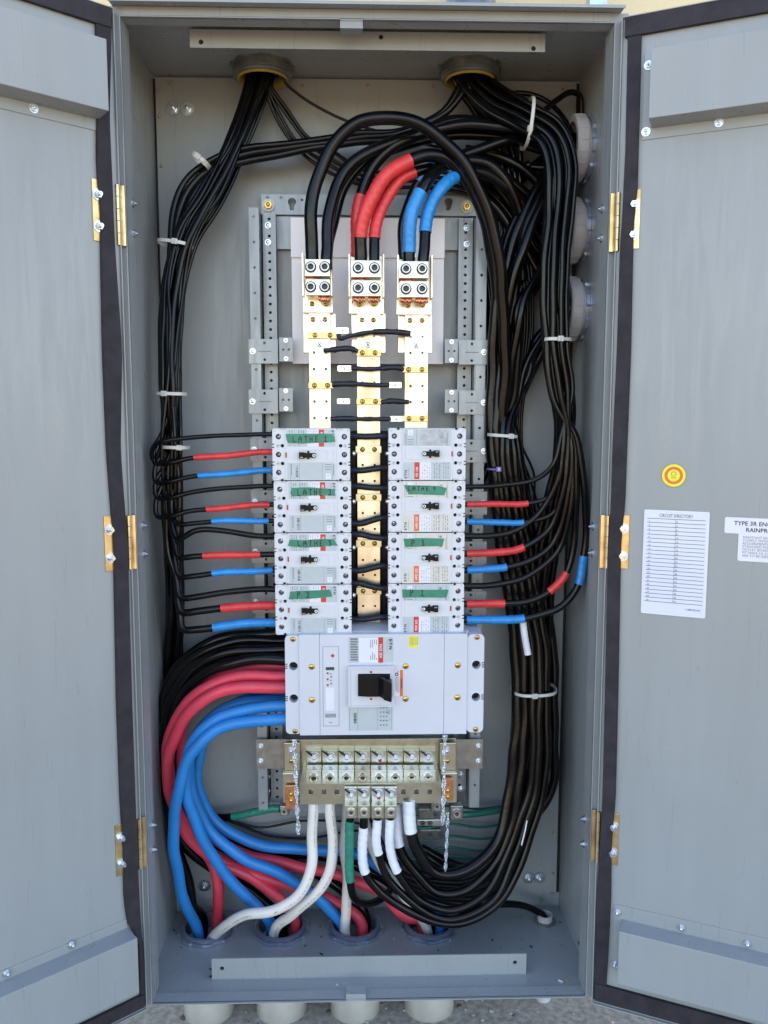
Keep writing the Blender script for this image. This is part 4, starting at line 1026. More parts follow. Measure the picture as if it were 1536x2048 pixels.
# white tag behind
b = MB(); pbox(b, 637, 1604, 653, 1626, -.06, .001, 'label_white'); b.build('paper_tag', label='small white tag behind the two thick white cables', category='tag')
# silvery twisted strips
for x0, y0, x1, y1, Y, l in ((589, 1479, 597, 1669, -.262, 'silvery twisted plastic strip hanging left of the neutral bar'), (890, 1470, 886, 1650, -.262, 'silvery twisted plastic strip hanging right of the neutral bar'), (896, 1625, 891, 1742, -.215, 'thin silvery twisted strip dangling lowest, over the green wires')):
    b = MB(); n = 90; vs = []; wd = .0052 if 'thin' not in l else .004
    for i in range(n+1):
        f = i/n; c = P(x0+(x1-x0)*f, y0+(y1-y0)*f, Y); a = f*38
        for s_ in (-1, 1):
            for q in (-1, 1):
                ca, sa = math.cos(a*.9), math.sin(a*.9)
                vs.append(c+Vector((s_*wd*(.72+.28*ca), .0022*sa*s_+q*.0012, 0)))
    fs = []
    for i in range(n):
        k = i*4
        for p_, q_ in ((0, 1), (1, 3), (3, 2), (2, 0)): fs.append((k+p_, k+q_, k+4+q_, k+4+p_))
    b.add(vs, fs, 'clear_strip', False); b.build('twisted_strip', label=l, category='plastic strip')

# ------------------------------------------------------------ cables
def jit(a): return random.uniform(-a, a)
def bundle_pts(center, off, rot=0, sway=.25):
    """center: (x, y, Y, half width px); off in the unit disc"""
    out = []; n = len(center); a = rot
    for i, (x, y, Y, wpx) in enumerate(center):
        j0, j1 = max(0, i-1), min(n-1, i+1)
        dx, dy = center[j1][0]-center[j0][0], center[j1][1]-center[j0][1]; L = math.hypot(dx, dy)
        a += jit(sway); ox = off[0]*math.cos(a)-off[1]*math.sin(a); oy = off[0]*math.sin(a)+off[1]*math.cos(a)
        out.append((x-dy/L*ox*wpx, y+dx/L*ox*wpx, Y-oy*wpx*.00105))
    return out
# --- the big feeds on top of the three bus bars
big = [
 ([(625, 540, -.195), (624, 505, -.195), (624, 420, -.20), (634, 355, -.20), (664, 292, -.20), (715, 248, -.20), (780, 236, -.20), (842, 250, -.20), (900, 295, -.19), (950, 362, -.18), (984, 455, -.16), (1003, 570, -.14), (1010, 700, -.12), (1004, 860, -.10), (1020, 1010, -.10)], .0128, 'outermost black feed arching over from the left end of the bus bar lugs', ()),
 ([(653, 540, -.195), (652, 505, -.195), (657, 430, -.19), (678, 365, -.18), (722, 315, -.17), (790, 280, -.15), (880, 258, -.13), (960, 252, -.12), (1060, 262, -.11), (1130, 285, -.09), (1170, 292, -.085)], .0115, 'second black feed from the left, curving from bus bar lug towards the side wall', ()),
 ([(655, 535, -.155), (661, 475, -.14), (672, 420, -.13), (690, 370, -.13), (730, 325, -.13), (790, 300, -.12), (860, 275, -.10), (960, 270, -.09), (1090, 300, -.08), (1170, 315, -.08)], .010, 'black feed behind the second one, half hidden between the arches', ()),
 ([(722, 545, -.195), (722, 505, -.195), (726, 450, -.20), (740, 400, -.205), (770, 352, -.205), (820, 320, -.20), (862, 311, -.19), (905, 328, -.17), (942, 372, -.16), (968, 440, -.15), (990, 540, -.12), (1000, 680, -.10), (994, 840, -.09), (1012, 1000, -.09)], .0125, 'black feed in the front with a long spiral of red tape above middle lug', [((724, 478), (820, 318), 'red_tape')]),
 ([(749, 545, -.195), (749, 505, -.195), (754, 450, -.19), (768, 405, -.185), (796, 365, -.18), (828, 345, -.17), (880, 328, -.15), (940, 305, -.13), (1000, 286, -.12), (1080, 280, -.10), (1170, 300, -.08)], .0105, 'black feed with red tape running just right of the front red one', [((751, 477), (825, 346), 'red_tape')]),
 ([(714, 515, -.15), (714, 470, -.15), (720, 410, -.15), (740, 345, -.15), (780, 296, -.15), (835, 268, -.14), (900, 245, -.12), (980, 248, -.10), (1090, 270, -.07), (1170, 280, -.07)], .0118, 'black feed behind the red ones with a short red wrap low down', [((714, 515), (722, 394), 'red_tape')]),
 ([(819, 548, -.195), (818, 505, -.195), (822, 450, -.20), (834, 400, -.20), (850, 365, -.195), (874, 338, -.17), (915, 322, -.15), (975, 330, -.13), (1015, 370, -.12), (1040, 430, -.10), (1045, 560, -.08)], .0120, 'black feed wrapped in blue tape over the left hole of the right lug', [((818, 505), (843, 378), 'blue_tape')]),
 ([(846, 548, -.195), (846, 505, -.195), (851, 455, -.19), (864, 410, -.185), (886, 375, -.18), (916, 352, -.16), (960, 345, -.14), (1010, 370, -.12), (1060, 420, -.10), (1150, 455, -.07)], .0112, 'black feed with blue tape curving over right above the right lug', [((850, 462), (914, 353), 'blue_tape')]),
 ([(806, 520, -.15), (808, 440, -.15), (830, 375, -.155), (858, 340, -.155), (890, 318, -.15), (960, 320, -.12), (1040, 380, -.09), (1140, 470, -.07)], .0100, 'black feed behind the blue taped ones with blue only near its crest', [((838, 362), (878, 326), 'blue_tape')]),
]
for q_, (pts, r, l, tp) in enumerate(big): cable(pts, r, 'black', l, 'feeds from the bus bar lugs', tp, seg=16, legend=None)
# --- left bundle
LB = [(527, 120, -.07, 26), (522, 160, -.07, 26), (505, 210, -.075, 25), (474, 290, -.09, 26), (428, 385, -.11, 30), (378, 470, -.13, 30), (352, 560, -.14, 27), (343, 660, -.15, 25), (343, 785, -.16, 24)]
exits = [  # y at breaker, r, tape start x, tape end x, colour, style
 (869, 869, .0046, None, None), (904, 916, .0050, (388, 912), (548, 904)), (941, 953, .0050, (397, 949), (546, 941)),
 (972, 985, .0050, None, None), (1009, 1022, .0050, (412, 1021), (540, 1010)), (1041, 1044, .0050, (420, 1041), (534, 1042)),
 (1071, 1066, .0060, None, None), (1108, 1112, .0060, (408, 1110), (524, 1107)), (1140, 1150, .0058, (421, 1145), (543, 1139)),
 (1178, 1192, .0066, None, None), (1210, 1222, .0078, (441, 1225), (552, 1208)), (1245, 1256, .0078, (429, 1252), (553, 1242))]
offs = []
for i in range(12):
    a = i*2.4; q = math.sqrt((i+.5)/12); offs.append((q*math.cos(a), q*math.sin(a)))
BK = ['LATHE 1', 'LATHE 2', 'LATHE 3', 'P 2']
for i, (ye, yb_, r, ta, tb_) in enumerate(exits):
    col = (None, 'red_tape', 'blue_tape')[i % 3]
    c = list(LB)
    if i >= 9:   # heavier cables arriving from the right hub across the top
        k = i-9
        c = [(930+8*k, 120, -.09, 0), (918+8*k, 170, -.09, 0), (880+k*6, 225, -.09, 0), (800, 262+k*5, -.09, 0), (700, 268+k*9, -.09, 0), (600, 284+k*9, -.09, 0), (500, 296+k*12, -.095, 0), (425+k*4, 318+k*12, -.10, 0), (370+k*9, 362+k*14, -.11, 0), (346+k*10, 430+k*10, -.12, 0), (338+k*9, 540, -.13, 0), (330+k*8, 660, -.14, 0), (332+k*6, 785, -.15, 0)]
        pts = [p[:3] for p in c]
    else: pts = bundle_pts(c, offs[i], sway=.22)
    lx = offs[i][0]*16
    if i < 5:     # loops out to the left and back
        yl = max(ye-10, 860)
        if i == 0: pts += [(330+lx*.4, 850, -.165), (318, 905, -.17), (309, 925, -.18), (303, 908, -.19), (312, 888, -.20), (350, 878, -.20), (420, 872, -.195), (500, 869, -.19), (560, ye, -.185)]
        else: pts += [(338+lx*.6, yl-60, -.165), (322+lx*.2, yl-20, -.175), (308+i, yl+2, -.18), (307+i*2, yb_+10, -.185), (330+i*3, yb_+10, -.19), (380, yb_, -.19), (450, (ye+yb_)/2-1+(2 if i % 3 else -2), -.19), (520, ye+1, -.185), (565, ye, -.18)]
    else:
        dy = 40
        pts += [(344+lx, (785+ye)/2-10, -.165), (340+lx*.8+(i-5)*2, ye-70, -.17), (342+(i-5)*3, ye-25, -.175), (352+(i-5)*2.5, yb_+2 if i != 6 else ye+6, -.185), (385+i, yb_+(-4 if i in (6,) else 2), -.19), (450, (ye+yb_)/2+(-6 if i == 6 else 0), -.19), (520, ye+1, -.185), (570, ye, -.18)]
    pos = ('upper', 'middle', 'lower')[i % 3]
    lab = {None: 'plain black', 'red_tape': 'red taped black', 'blue_tape': 'blue taped black'}[col]
    cable(pts, r, 'black', '%s cable from the left bundle to the %s breaker, left column' % (lab, ('topmost', 'second', 'third', 'lowest')[i//3]), 'cables to the left breaker column', [(ta, tb_, col)] if ta else ())
# extra cables in the left bundle which stay dark behind, ending at the terminals behind
for i in range(9):
    a = i*2.1; q = .35+.6*(i/9)
    c = LB+[(343, 900, -.14, 24), (345, 1020, -.13, 25), (349, 1130, -.12, 25), (352, 1215, -.10, 23), (350, 1300, -.07, 20), (345, 1380, -.05, 16), (345, 1480, -.04, 12)]
    cable(bundle_pts(c, (math.cos(a)*q, -abs(math.sin(a))*.8+.2), sway=.22), .0048 if i % 2 else .0056, 'black', 'thin black cable deep inside the left bundle under the cable ties', 'inner cables of the left bundle')
for i in range(7):
    a = i*.9; q = .95-.05*i
    c = [(x, y, Y+.006, w_*1.12) for x, y, Y, w_ in LB]+[(342, 880, -.165, 26), (346, 1000, -.155, 25), (350, 1120, -.14, 23), (352, 1230, -.12, 20), (345, 1330, -.07, 16), (340, 1450, -.04, 12)]
    cable(bundle_pts(c, (math.cos(a)*q, math.sin(a)*q*.7), sway=.5), .0040+.0004*(i % 3), 'black', 'thin black cable in the left bundle that passes all the breakers', 'passing cables of the left bundle')
# thin ones leaving the left hub to the right
for i in range(4):
    cable([(532+i*4, 120, -.07), (530+i*3, 165, -.07), (548+i*9+jit(3), 225-i*3, -.06), (588+i*9+jit(5), 290-i*6, -.05), (640+i*8+jit(5), 338-i*13+jit(6), -.045), (730, 372-i*10, -.04), (850, 375-i*12, -.04), (960, 400-i*10, -.05), (1030+i*6, 480, -.06), (1050+i*5, 640, -.06), (1030+i*4, 860, -.05), (1050+i*5, 1050, -.05), (1085-i*5, 1290, -.05)], .0038, 'black', 'thin black cable slanting from the left hub behind the arches', 'thin cables from the left hub to the right bundle')
cable([(562, 125, -.08), (568, 160, -.08), (600, 190, -.06), (650, 222, -.05), (720, 252, -.045), (800, 275, -.04), (900, 300, -.04)], .0030, 'black', 'single thin cable from the left hub crossing the upper back panel', None)
# --- right front bundle: top hub -> right breakers
RB = [(940, 118, -.078, 26), (945, 155, -.08, 28), (985, 195, -.10, 30), (1050, 232, -.14, 30), (1103, 268, -.17, 30), (1124, 330, -.18, 30), (1121, 420, -.18, 26), (1112, 540, -.18, 25), (1113, 680, -.18, 22), (1126, 790, -.18, 22)]
rex = [
 ([(1122, 870), (1105, 930), (1070, 958), (1000, 971), (925, 974)], .0052, None),
 ([(1128, 890), (1118, 960), (1095, 996), (1056, 1007), (1000, 1007), (925, 1009)], .0052, ((1055, 1007), (932, 1008), 'red_tape')),
 ([(1134, 900), (1128, 980), (1105, 1028), (1046, 1045), (1000, 1044), (925, 1043)], .0052, ((1046, 1045), (934, 1044), 'blue_tape')),
 ([(1128, 860), (1118, 950), (1080, 1025), (1030, 1062), (980, 1072), (925, 1072)], .0064, None),
 ([(1136, 870), (1130, 970), (1100, 1055), (1048, 1094), (990, 1104), (925, 1108)], .0066, ((1047, 1094), (932, 1108), 'red_tape')),
 ([(1142, 880), (1138, 990), (1105, 1085), (1060, 1120), (1015, 1134), (970, 1139), (925, 1141)], .0066, ((1016, 1134), (930, 1141), 'blue_tape')),
 ([(1142, 890), (1142, 1000), (1118, 1100), (1060, 1150), (1000, 1168), (925, 1172)], .0066, None),
 ([(1146, 880), (1152, 980), (1150, 1070), (1133, 1145), (1097, 1183), (1060, 1200), (1010, 1207), (925, 1208)], .0072, ((1010, 1207), (930, 1208), 'red_tape')),
 ([(1155, 880), (1168, 980), (1172, 1060), (1168, 1120), (1158, 1168), (1120, 1213), (1085, 1228), (1047, 1238), (980, 1240), (925, 1240)], .0078, ((1047, 1238), (930, 1240), 'blue_tape'))]
BR = ['LATHE 4', 'P 3', 'P 1']
ro = [(-.9, .3), (-.55, -.5), (-.2, .7), (-.1, -.2), (.25, .5), (.3, -.6), (.6, .1), (.85, .5), (.95, -.3)]
for i, (ep, r, tp) in enumerate(rex):
    pts = bundle_pts(RB, ro[i], sway=.10)+[(x, y, -.175 if k > 1 else -.19) for k, (x, y) in enumerate(ep)]
    col = (None, 'red', 'blue')[i % 3]; tl = [tp] if tp else []
    if i == 7: tl.append(((1133, 1143), (1096, 1184), 'red_tape'))
    if i == 8: tl.append(((1170, 1116), (1158, 1170), 'blue_tape'))
    lab = '%s cable from the right bundle to the %s breaker, right column' % ({None: 'plain black', 'red': 'red taped black', 'blue': 'blue taped black'}[col], ('second', 'third', 'lowest')[i//3])
    if i > 6: lab = '%s cable with two %s wraps curving into the P 1 breaker' % ('black', col)
    cable(pts, r, 'black', lab, 'cables to the right breaker column', tl)
for i in range(6):
    c = [(x, y, Y+.02, w_) for x, y, Y, w_ in RB]+[(1128, 880, -.14, 16), (1110, 1000, -.11, 20), (1085, 1150, -.09, 26), (1072, 1360, -.07, 30), (1075, 1500, -.07, 30), (1050, 1620, -.07, 28)]
    a = i*1.05; c += [(1000, 1700, -.06, 26), (930, 1745, -.05, 18), (840, 1700, -.05, 10)]
    cable(bundle_pts(c, (math.cos(a)*.8, math.sin(a)*.8), sway=.12), .0078, 'black', 'black cable in the front right bundle running down from the right hub', 'cables of the front right bundle')
# --- heavy cables: side fittings -> down -> bottom sweep -> neutral lugs
HUB = [(1178, 300, -.085), (1170, 465, -.068), (1166, 622, -.072)]
def heavy(start, mid, ox, end, r, lab, tapes=(), grp='heavy black cables sweeping round the lower right'):
    base = [(1005, 870, -.09, 26), (1020, 1010, -.09, 32), (1045, 1160, -.09, 38), (1065, 1300, -.10, 40), (1067, 1380, -.11, 40), (1067, 1480, -.12, 43), (1056, 1585, -.13, 44)]
    pts = list(start)+list(mid)
    pts += bundle_pts(base, (-ox[0], ox[1]), sway=.06)
    cable(pts+list(end), r, 'black', lab, grp, tapes, seg=14)
s1 = [HUB[0], (1130, 310, -.085), (1080, 372, -.10), (1030, 470, -.11), (998, 590, -.11), (985, 720, -.10)]
s2 = [HUB[0], (1135, 330, -.09), (1090, 402, -.12), (1048, 490, -.13), (1015, 610, -.12), (1000, 740, -.10)]
s3 = [HUB[1], (1120, 490, -.08), (1078, 545, -.11), (1045, 610, -.13), (1030, 700, -.12), (1016, 790, -.10)]
s4 = [HUB[2], (1120, 640, -.08), (1080, 680, -.08), (1050, 740, -.08), (1035, 800, -.08)]
s5 = [HUB[1], (1110, 470, -.05), (1060, 540, -.05), (1020, 640, -.05), (1000, 760, -.05)]
s6 = [(1060, 330, -.06), (1010, 360, -.05), (1000, 450, -.05), (985, 600, -.05), (990, 760, -.05)]
heavy(s1, [], (-.85, .3), [(985, 1695, -.17), (925, 1745, -.19), (870, 1745, -.20), (838, 1710, -.205), (822, 1662, -.205), (817, 1600, -.20)], .0122, 'heavy black cable with the thickest white wrap, lower right of the neutral bar', [((823, 1664), (816, 1602), 'white_tape')])
heavy(s2, [], (-.45, .5), [(1000, 1712, -.17), (935, 1780, -.18), (878, 1785, -.185), (830, 1745, -.19), (800, 1692, -.19), (790, 1600, -.17)], .0110, 'heavy black cable whose white tape shows behind the rightmost front lug', [((801, 1692), (790, 1604), 'white_tape')])
heavy(s3, [], (-.1, .8), [(1015, 1705, -.18), (965, 1790, -.20), (900, 1822, -.21), (840, 1800, -.215), (797, 1750, -.22), (780, 1690, -.222), (781, 1630, -.222)], .0082, 'black cable with white tape under the rightmost of the four front lugs', [((796, 1747), (781, 1634), 'white_tape')])
heavy(s4, [], (.3, .8), [(1035, 1700, -.18), (985, 1800, -.20), (905, 1838, -.21), (830, 1812, -.215), (775, 1755, -.22), (756, 1700, -.222), (755, 1630, -.222)], .0082, 'black cable with white tape under the third front lug from the left', [((757, 1707), (755, 1634), 'white_tape')])
heavy(s5, [], (.65, .5), [(1052, 1700, -.17), (1000, 1800, -.19), (915, 1848, -.205), (820, 1826, -.215), (755, 1775, -.22), (731, 1745, -.222), (725, 1690, -.222), (727, 1640, -.222), (728, 1625, -.222)], .0088, 'black cable with white tape under the second front lug from the left', [((731, 1747), (727, 1650), 'white_tape')])
for i in range(7):
    st = (s6, s4, s3, s5, s1, s2, s6)[i]; a = i*.9
    st = [st[0]]+[(x+jit(14), y+jit(8), Y+.012) for x, y, Y in st[1:]]
    heavy(st, [], (.95*math.cos(a), -.75+.12*i), [(1000+i*7, 1700, -.10), (945+i*6, 1748+i*8, -.10), (880, 1755+i*7, -.10), (800, 1735+i*5, -.09), (760, 1690, -.08), (735, 1640, -.07)], .0100, '%s heavy black cable from the back in the lower right sweep behind the taped ones' % ORD[i])
for i, pts in enumerate([
    [(880, 335, -.10), (930, 322, -.09), (985, 335, -.09), (1022, 385, -.09), (1045, 450, -.08), (1080, 500, -.07), (1175, 470, -.07)],
    [(930, 300, -.07), (985, 308, -.07), (1040, 330, -.075), (1078, 368, -.07), (1110, 420, -.07), (1178, 450, -.07)],
    [(915, 350, -.06), (970, 395, -.06), (1030, 470, -.06), (1095, 560, -.06), (1172, 615, -.07)],
    [(950, 330, -.055), (1000, 380, -.055), (1050, 450, -.055), (1110, 560, -.055), (1172, 632, -.07)],
    [(900, 300, -.05), (960, 340, -.045), (1010, 420, -.045), (1040, 520, -.045), (1040, 640, -.05), (1010, 780, -.06)],
    [(1176, 300, -.07), (1120, 300, -.05), (1060, 340, -.04), (1010, 420, -.035), (975, 520, -.04), (985, 640, -.045), (1000, 780, -.06)],
    [(1170, 600, -.07), (1120, 600, -.06), (1075, 560, -.05), (1030, 480, -.045), (980, 400, -.045)]]):
    cable(pts, .0108 if i < 4 else .0095, 'black', '%s black cable of the rear tangle reaching across to the side wall fittings' % ORD[i], 'rear tangle beside the side fittings')
# small things at the right
cable([(1098, 1188, -.0), (1092, 1150, -.02), (1100, 1100, -.03), (1085, 1040, -.04), (1060, 960, -.05), (1035, 885, -.06), (1028, 820, -.06)], .0026, 'black', 'pair of thin wires, outer one, hanging beside the tied right bundle')
cable([(1104, 1230, -.0), (1108, 1160, -.02), (1094, 1090, -.03), (1070, 1020, -.04), (1068, 950, -.05), (1042, 885, -.06), (1032, 820, -.06)], .0026, 'black', 'pair of thin wires, inner one, hanging beside the tied right bundle')
cable([(985, 205, -.05), (1020, 188, -.045), (1060, 188, -.045), (1100, 205, -.05), (1135, 250, -.07), (1150, 300, -.08)], .0052, 'black', 'small black cable arching behind the top of the right bundle')
cable([(1088, 222, -.10), (1110, 202, -.09), (1140, 184, -.08), (1160, 192, -.07), (1164, 225, -.06), (1160, 290, -.05)], .0060, 'black', 'short black cable looping up in the upper right corner')
for i in range(5):
    cable([(905+i*9, 118, -.09), (912+i*7, 170, -.09), (950+i*14, 225, -.07), (985+i*13, 290, -.055), (1000+i*10, 370, -.05), (1015+i*9, 500, -.05), (1020+i*6, 640, -.05), (1010, 780, -.06), (1015+i*5, 980, -.07), (1060, 1240, -.07), (1075, 1400, -.07)], .0062, 'black', 'black cable dropping from the right hub behind the crossing arches', 'rear cables from the right hub')
for i in range(4):
    cable([(1175, (300, 465, 465, 622)[i], -.07), (1120, (330, 480, 500, 650)[i], -.06), (1040, (330, 420, 640, 800)[i], -.04), (960-i*4, (300, 350, 900, 1000)[i], -.04)], .009, 'black', ['black cable out of the topmost side fitting going left', 'black cable rising out of the middle side fitting', 'black cable out of the middle side fitting going down', 'black cable out of the lowest side fitting'][i])
b = MB(); b.tube(catmull([P(1046, 1244, -.155), P(1050, 1275, -.158), P(1056, 1309, -.16)], .004), .0072, 'white_tape', 12, ridge=.0006); b.build('tape_scrap', label='loose piece of white tape stuck on the right bundle under the blue wrap', category='tape')
b = MB(); b.tube(catmull([P(1054, 1641, -.19), P(1050, 1662, -.192), P(1043, 1690, -.192)], .004), .0016, 'white_tape', 6); b.build('tie_tail', label='thin white cable tie tail lying on the lower right sweep', category='tie')
# --- the four parallel sets from the main breaker: black, red, blue, white
def yhub(k, dx=0, dy=0, z=-1.30): return Vector((HUBS[k].x+dx, HUBS[k].y+dy, z))
def sets(m, rows, name_, r):
    for k, (pts, dx, dy) in enumerate(rows):
        e = [yhub(k, dx, dy, IZ0+.02), yhub(k, dx, dy, IZ0-.06)] if m != 'white_wire' else [yhub(k, dx*.9, dy+.004, IZ0-.004), yhub(k, dx*.4, dy+.022, IZ0-.07)]
        nm = '%s cable from the left side of the main breaker into the %s floor conduit' % (name_, ('leftmost', 'second', 'third', 'rightmost big')[k])
        cable(pts+e, r, m, nm, '%s cables of the main breaker' % name_, seg=16, legend={'red': ('print_grey', .3), 'white': ('print_grey', -.5), 'blue': None, 'black': None}[name_])
sets('black', [
 ([(600, 1282, -.12), (560, 1280, -.12), (460, 1285, -.13), (395, 1312, -.13), (350, 1360, -.13), (332, 1440, -.12), (335, 1580, -.11), (352, 1700, -.10), (378, 1760, -.09), (384, 1810, -.09)], -.02, .03),
 ([(600, 1300, -.16), (560, 1300, -.16), (470, 1302, -.16), (400, 1325, -.15), (350, 1385, -.14), (330, 1480, -.12), (340, 1600, -.10), (372, 1690, -.08), (430, 1740, -.06), (500, 1780, -.06), (560, 1830, -.07)], .0, .035),
 ([(600, 1322, -.19), (560, 1320, -.19), (480, 1322, -.18), (410, 1345, -.16), (360, 1400, -.14), (340, 1500, -.11), (360, 1610, -.08), (420, 1680, -.05), (520, 1712, -.04), (620, 1740, -.04), (700, 1790, -.05)], .02, .03),
 ([(600, 1268, -.11), (560, 1266, -.11), (470, 1272, -.12), (395, 1300, -.12), (345, 1350, -.11), (322, 1450, -.10), (338, 1580, -.07), (400, 1670, -.04), (520, 1700, -.03), (640, 1712, -.03), (760, 1750, -.03), (840, 1820, -.05)], .01, .04)], 'black', .0122)
sets('red_wire', [
 ([(600, 1336, -.14), (560, 1334, -.14), (470, 1342, -.14), (400, 1375, -.13), (352, 1440, -.12), (338, 1530, -.12), (352, 1610, -.11), (390, 1680, -.10), (420, 1720, -.10), (436, 1775, -.10)], .02, .02),
 ([(600, 1352, -.185), (560, 1351, -.185), (470, 1356, -.185), (400, 1384, -.18), (352, 1440, -.17), (334, 1520, -.16), (346, 1600, -.14), (385, 1680, -.12), (440, 1728, -.10), (520, 1765, -.09), (565, 1800, -.09)], .03, .01),
 ([(600, 1376, -.21), (560, 1375, -.21), (480, 1377, -.21), (410, 1398, -.205), (360, 1448, -.19), (336, 1530, -.17), (348, 1610, -.14), (400, 1690, -.11), (470, 1735, -.09), (580, 1770, -.08), (660, 1800, -.08)], .012, .0),
 ([(600, 1340, -.12), (560, 1340, -.12), (470, 1350, -.12), (405, 1385, -.11), (365, 1450, -.10), (362, 1560, -.09), (400, 1650, -.08), (480, 1705, -.07), (580, 1730, -.07), (680, 1750, -.08), (760, 1785, -.09), (815, 1835, -.09)], -.02, .0)], 'red', .0122)
sets('blue_wire', [
 ([(600, 1438, -.215), (560, 1438, -.215), (490, 1444, -.215), (430, 1464, -.215), (385, 1505, -.215), (358, 1570, -.21), (348, 1650, -.19), (354, 1740, -.16), (370, 1810, -.13)], -.02, -.012),
 ([(600, 1413, -.20), (560, 1412, -.20), (490, 1418, -.20), (430, 1440, -.20), (388, 1480, -.195), (372, 1550, -.19), (388, 1640, -.17), (430, 1720, -.15), (480, 1780, -.13), (520, 1820, -.12)], -.022, -.01),
 ([(600, 1400, -.15), (560, 1400, -.15), (490, 1406, -.15), (420, 1436, -.15), (385, 1490, -.145), (380, 1570, -.14), (410, 1650, -.13), (480, 1710, -.12), (570, 1755, -.11), (640, 1800, -.11)], -.028, -.012),
 ([(600, 1392, -.12), (560, 1392, -.12), (490, 1400, -.12), (430, 1440, -.11), (398, 1510, -.10), (402, 1590, -.09), (450, 1660, -.08), (530, 1692, -.07), (620, 1698, -.07), (710, 1708, -.08), (780, 1750, -.08), (850, 1825, -.08)], .022, .01)], 'blue', .0122)
sets('white_wire', [
 ([(626, 1575, -.17), (626, 1604, -.185), (626, 1680, -.19), (622, 1735, -.20), (600, 1785, -.205), (550, 1818, -.20), (490, 1832, -.18), (450, 1853, -.15)], .012, -.03),
 ([(661, 1575, -.17), (661, 1604, -.185), (664, 1680, -.19), (660, 1740, -.195), (632, 1790, -.19), (585, 1826, -.17), (555, 1850, -.14)], -.018, -.028),
 ([(695, 1590, -.13), (694, 1640, -.14), (690, 1700, -.14), (694, 1770, -.13), (692, 1820, -.12)], -.022, -.02),
 ([(722, 1590, -.12), (730, 1640, -.12), (742, 1690, -.12), (775, 1750, -.11), (825, 1810, -.10)], -.006, -.008)], 'white', .0112)
# green earth cables
cable([(702, 1625, -.222), (699, 1650, -.222), (698, 1700, -.222), (699, 1762, -.222), (706, 1792, -.21), (722, 1806, -.19), (745, 1805, -.16), (770, 1790, -.13), (800, 1760, -.08)], .0082, 'black', 'black cable with green tape under the leftmost front lug', None, [((701, 1640), (699, 1762), 'green_tape')])
cable([(905, 1628, -.08), (925, 1629, -.08), (960, 1626, -.07), (1010, 1620, -.06), (1060, 1612, -.04)], .0072, 'green_wire', 'thick dark green cable leaving the square ground lug to the right')
cable([(575, 1620, -.085), (550, 1617, -.08), (500, 1624, -.07), (465, 1632, -.06), (420, 1632, -.05), (370, 1600, -.05)], .0075, 'black', 'thick green taped cable entering the small ground lug at lower left', None, [((556, 1617), (462, 1632), 'green_tape')])
for i, y in enumerate((1612, 1648, 1672, 1695, 1712)):
    cable([(815, y+4, -.05), (850, y+8, -.045), (900, y, -.04), (960, y+6, -.035), (1010, y-2, -.03), (1060, y-22, -.03)], .0030, 'green_wire', '%s thin green wire running right from the ground bar' % ('topmost', 'second', 'third', 'fourth', 'lowest')[i], 'thin green ground wires')
cable([(855, 1700, -.05), (850, 1740, -.04), (830, 1770, -.04), (800, 1770, -.04)], .012, 'green_wire', 'short thick green cable dropping behind the black sweep')
cable([(400, 1640, -.03), (450, 1640, -.03), (520, 1655, -.03), (600, 1642, -.03), (680, 1642, -.03), (760, 1655, -.03)], .0026, 'black', 'thin black wire rising behind the white cables under the neutral bar')
cable([(430, 1632, -.03), (480, 1650, -.03), (540, 1672, -.03), (620, 1676, -.03), (700, 1662, -.03), (760, 1660, -.03)], .0026, 'black', 'thin black wire sagging lowest behind the white cables')
# cable running to the small conduit
cable([(920, 1830, -.14), (960, 1816, -.12), (1000, 1808, -.10), (1040, 1810, -.08), (1070, 1822, -.07), Vector((.426, -.068, IZ0+.01)), Vector((.426, -.068, IZ0-.08))], .0078, 'black', 'black cable bending down into the small floor conduit at the right')
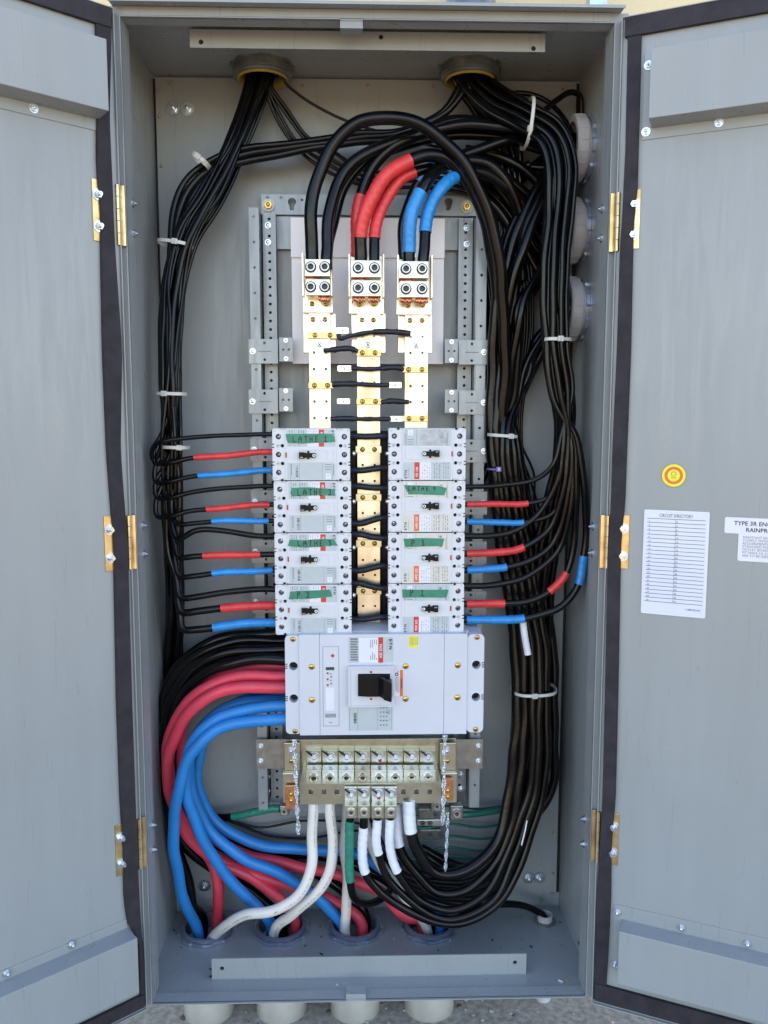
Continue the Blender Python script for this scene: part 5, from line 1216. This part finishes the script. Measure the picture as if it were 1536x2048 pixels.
# ------------------------------------------------------------ cable ties
def tie(cx, cy, Y, hw, tilt, dep, lab, head=(0, 0), hwid=.0032, m='tie', vertical=False, tail=0):
    c = P(cx, cy, Y); s = (P(cx+1, cy, Y)-c).length
    ca, sa = math.cos(R(tilt)), math.sin(R(tilt)); U = Vector((ca, 0, -sa)); V = Vector((sa, 0, ca))
    n = 40; A = hw*s; b = MB(); vs = []
    for i in range(n):
        t = 2*math.pi*i/n; cc, ss = math.cos(t), math.sin(t)
        e = .75; q = Vector((0, 0, 0))+U*A*(abs(cc)**e)*(1 if cc > 0 else -1)+Vector((0, -1, 0))*dep*(abs(ss)**e)*(1 if ss > 0 else -1)
        d_ = q.normalized()*.0007
        vs += [c+q+V*hwid+d_, c+q-V*hwid+d_, c+q-V*hwid-d_, c+q+V*hwid-d_]
    b.add(vs, [(i*4+k, ((i+1) % n)*4+k, ((i+1) % n)*4+(k+1) % 4, i*4+(k+1) % 4) for i in range(n) for k in range(4)], m, False)
    t = thing('cable_tie', lab, 'cable tie', c, 'cable ties')
    b.build('strap', t)
    hc = c+U*head[0]*s+Vector((0, -1, 0))*(dep*(max(0, 1-(abs(head[0])/hw)**1.33))**.75+.002)
    b = MB(); fr = Frame(hc, U, V, (0, -1, 0)); b.box(fr, -.0055, .0055, -.0052, .0052, -.002, .0045, m); b.box(fr, -.0028, .0028, -.0035, .0035, .0045, .0052, 'plastic_dim')
    if tail: b.box(fr, .0, tail, -.0026, .0026, .0005, .0018, m)
    b.build('head', t, bevel=.0012)
tie(351, 489, -.132, 34, 8, .036, 'white cable tie high on the left bundle, below the knotted one', (6, 0))
tie(343, 788, -.155, 29, 1, .033, 'white cable tie on the left bundle halfway down, above the breaker rows', (-8, 0))
tie(352, 894, -.165, 26, 2, .030, 'lowest white cable tie on the left bundle near the LATHE 1 cables', (12, 0))
tie(402, 322, -.115, 20, 38, .024, 'knotted white cable tie where the heavy cables join the left bundle', (-2, 0), .005, tail=.016)
tie(1055, 248, -.135, 46, 96, .052, 'tall white cable tie standing upright on the upper right bundle', (22, 0))
tie(1114, 680, -.18, 27, 1, .028, 'white cable tie round the front right bundle beside the lowest side fitting', (0, 0))
tie(1004, 871, -.10, 30, 4, .030, 'white cable tie on the inner right bundle level with the top breakers', (14, 0))
tie(1067, 1378, -.11, 44, -2, .046, 'long pale cable tie round the thick lower right bundle', (-6, 0))
tie(986, 938, -.12, 12, 0, .012, 'tiny purple cable tie beside the top right breaker', (10, 0), .0016, 'tie_purple')
# offcuts on the cabinet floor
b = MB()
for x, y in [(363, 1898), (348, 1862), (900, 1885), (1120, 1846), (640, 1855)]+[(random.uniform(335, 1140), random.uniform(1868, 1978)) for _ in range(26)]:
    d = ray(x, y); c = CAM+d*((IZ0+.0012-CAM.z)/d.z); f_ = Frame(c, Vector((.8, .6*random.choice((-1, 1)), 0)), (0, .3, .9), (0, 0, 1)); q_ = random.uniform(.0015, .005); f_.o = f_.o+Vector((0, 0, (ZB-IZ0)*c.y/YF+.0005)); b.box(f_, -q_, q_, -.0008, .0008, -.001, .0014, random.choice(('hole', 'black', 'copper', 'plastic_dim')))
b.build('offcuts', kind='stuff')
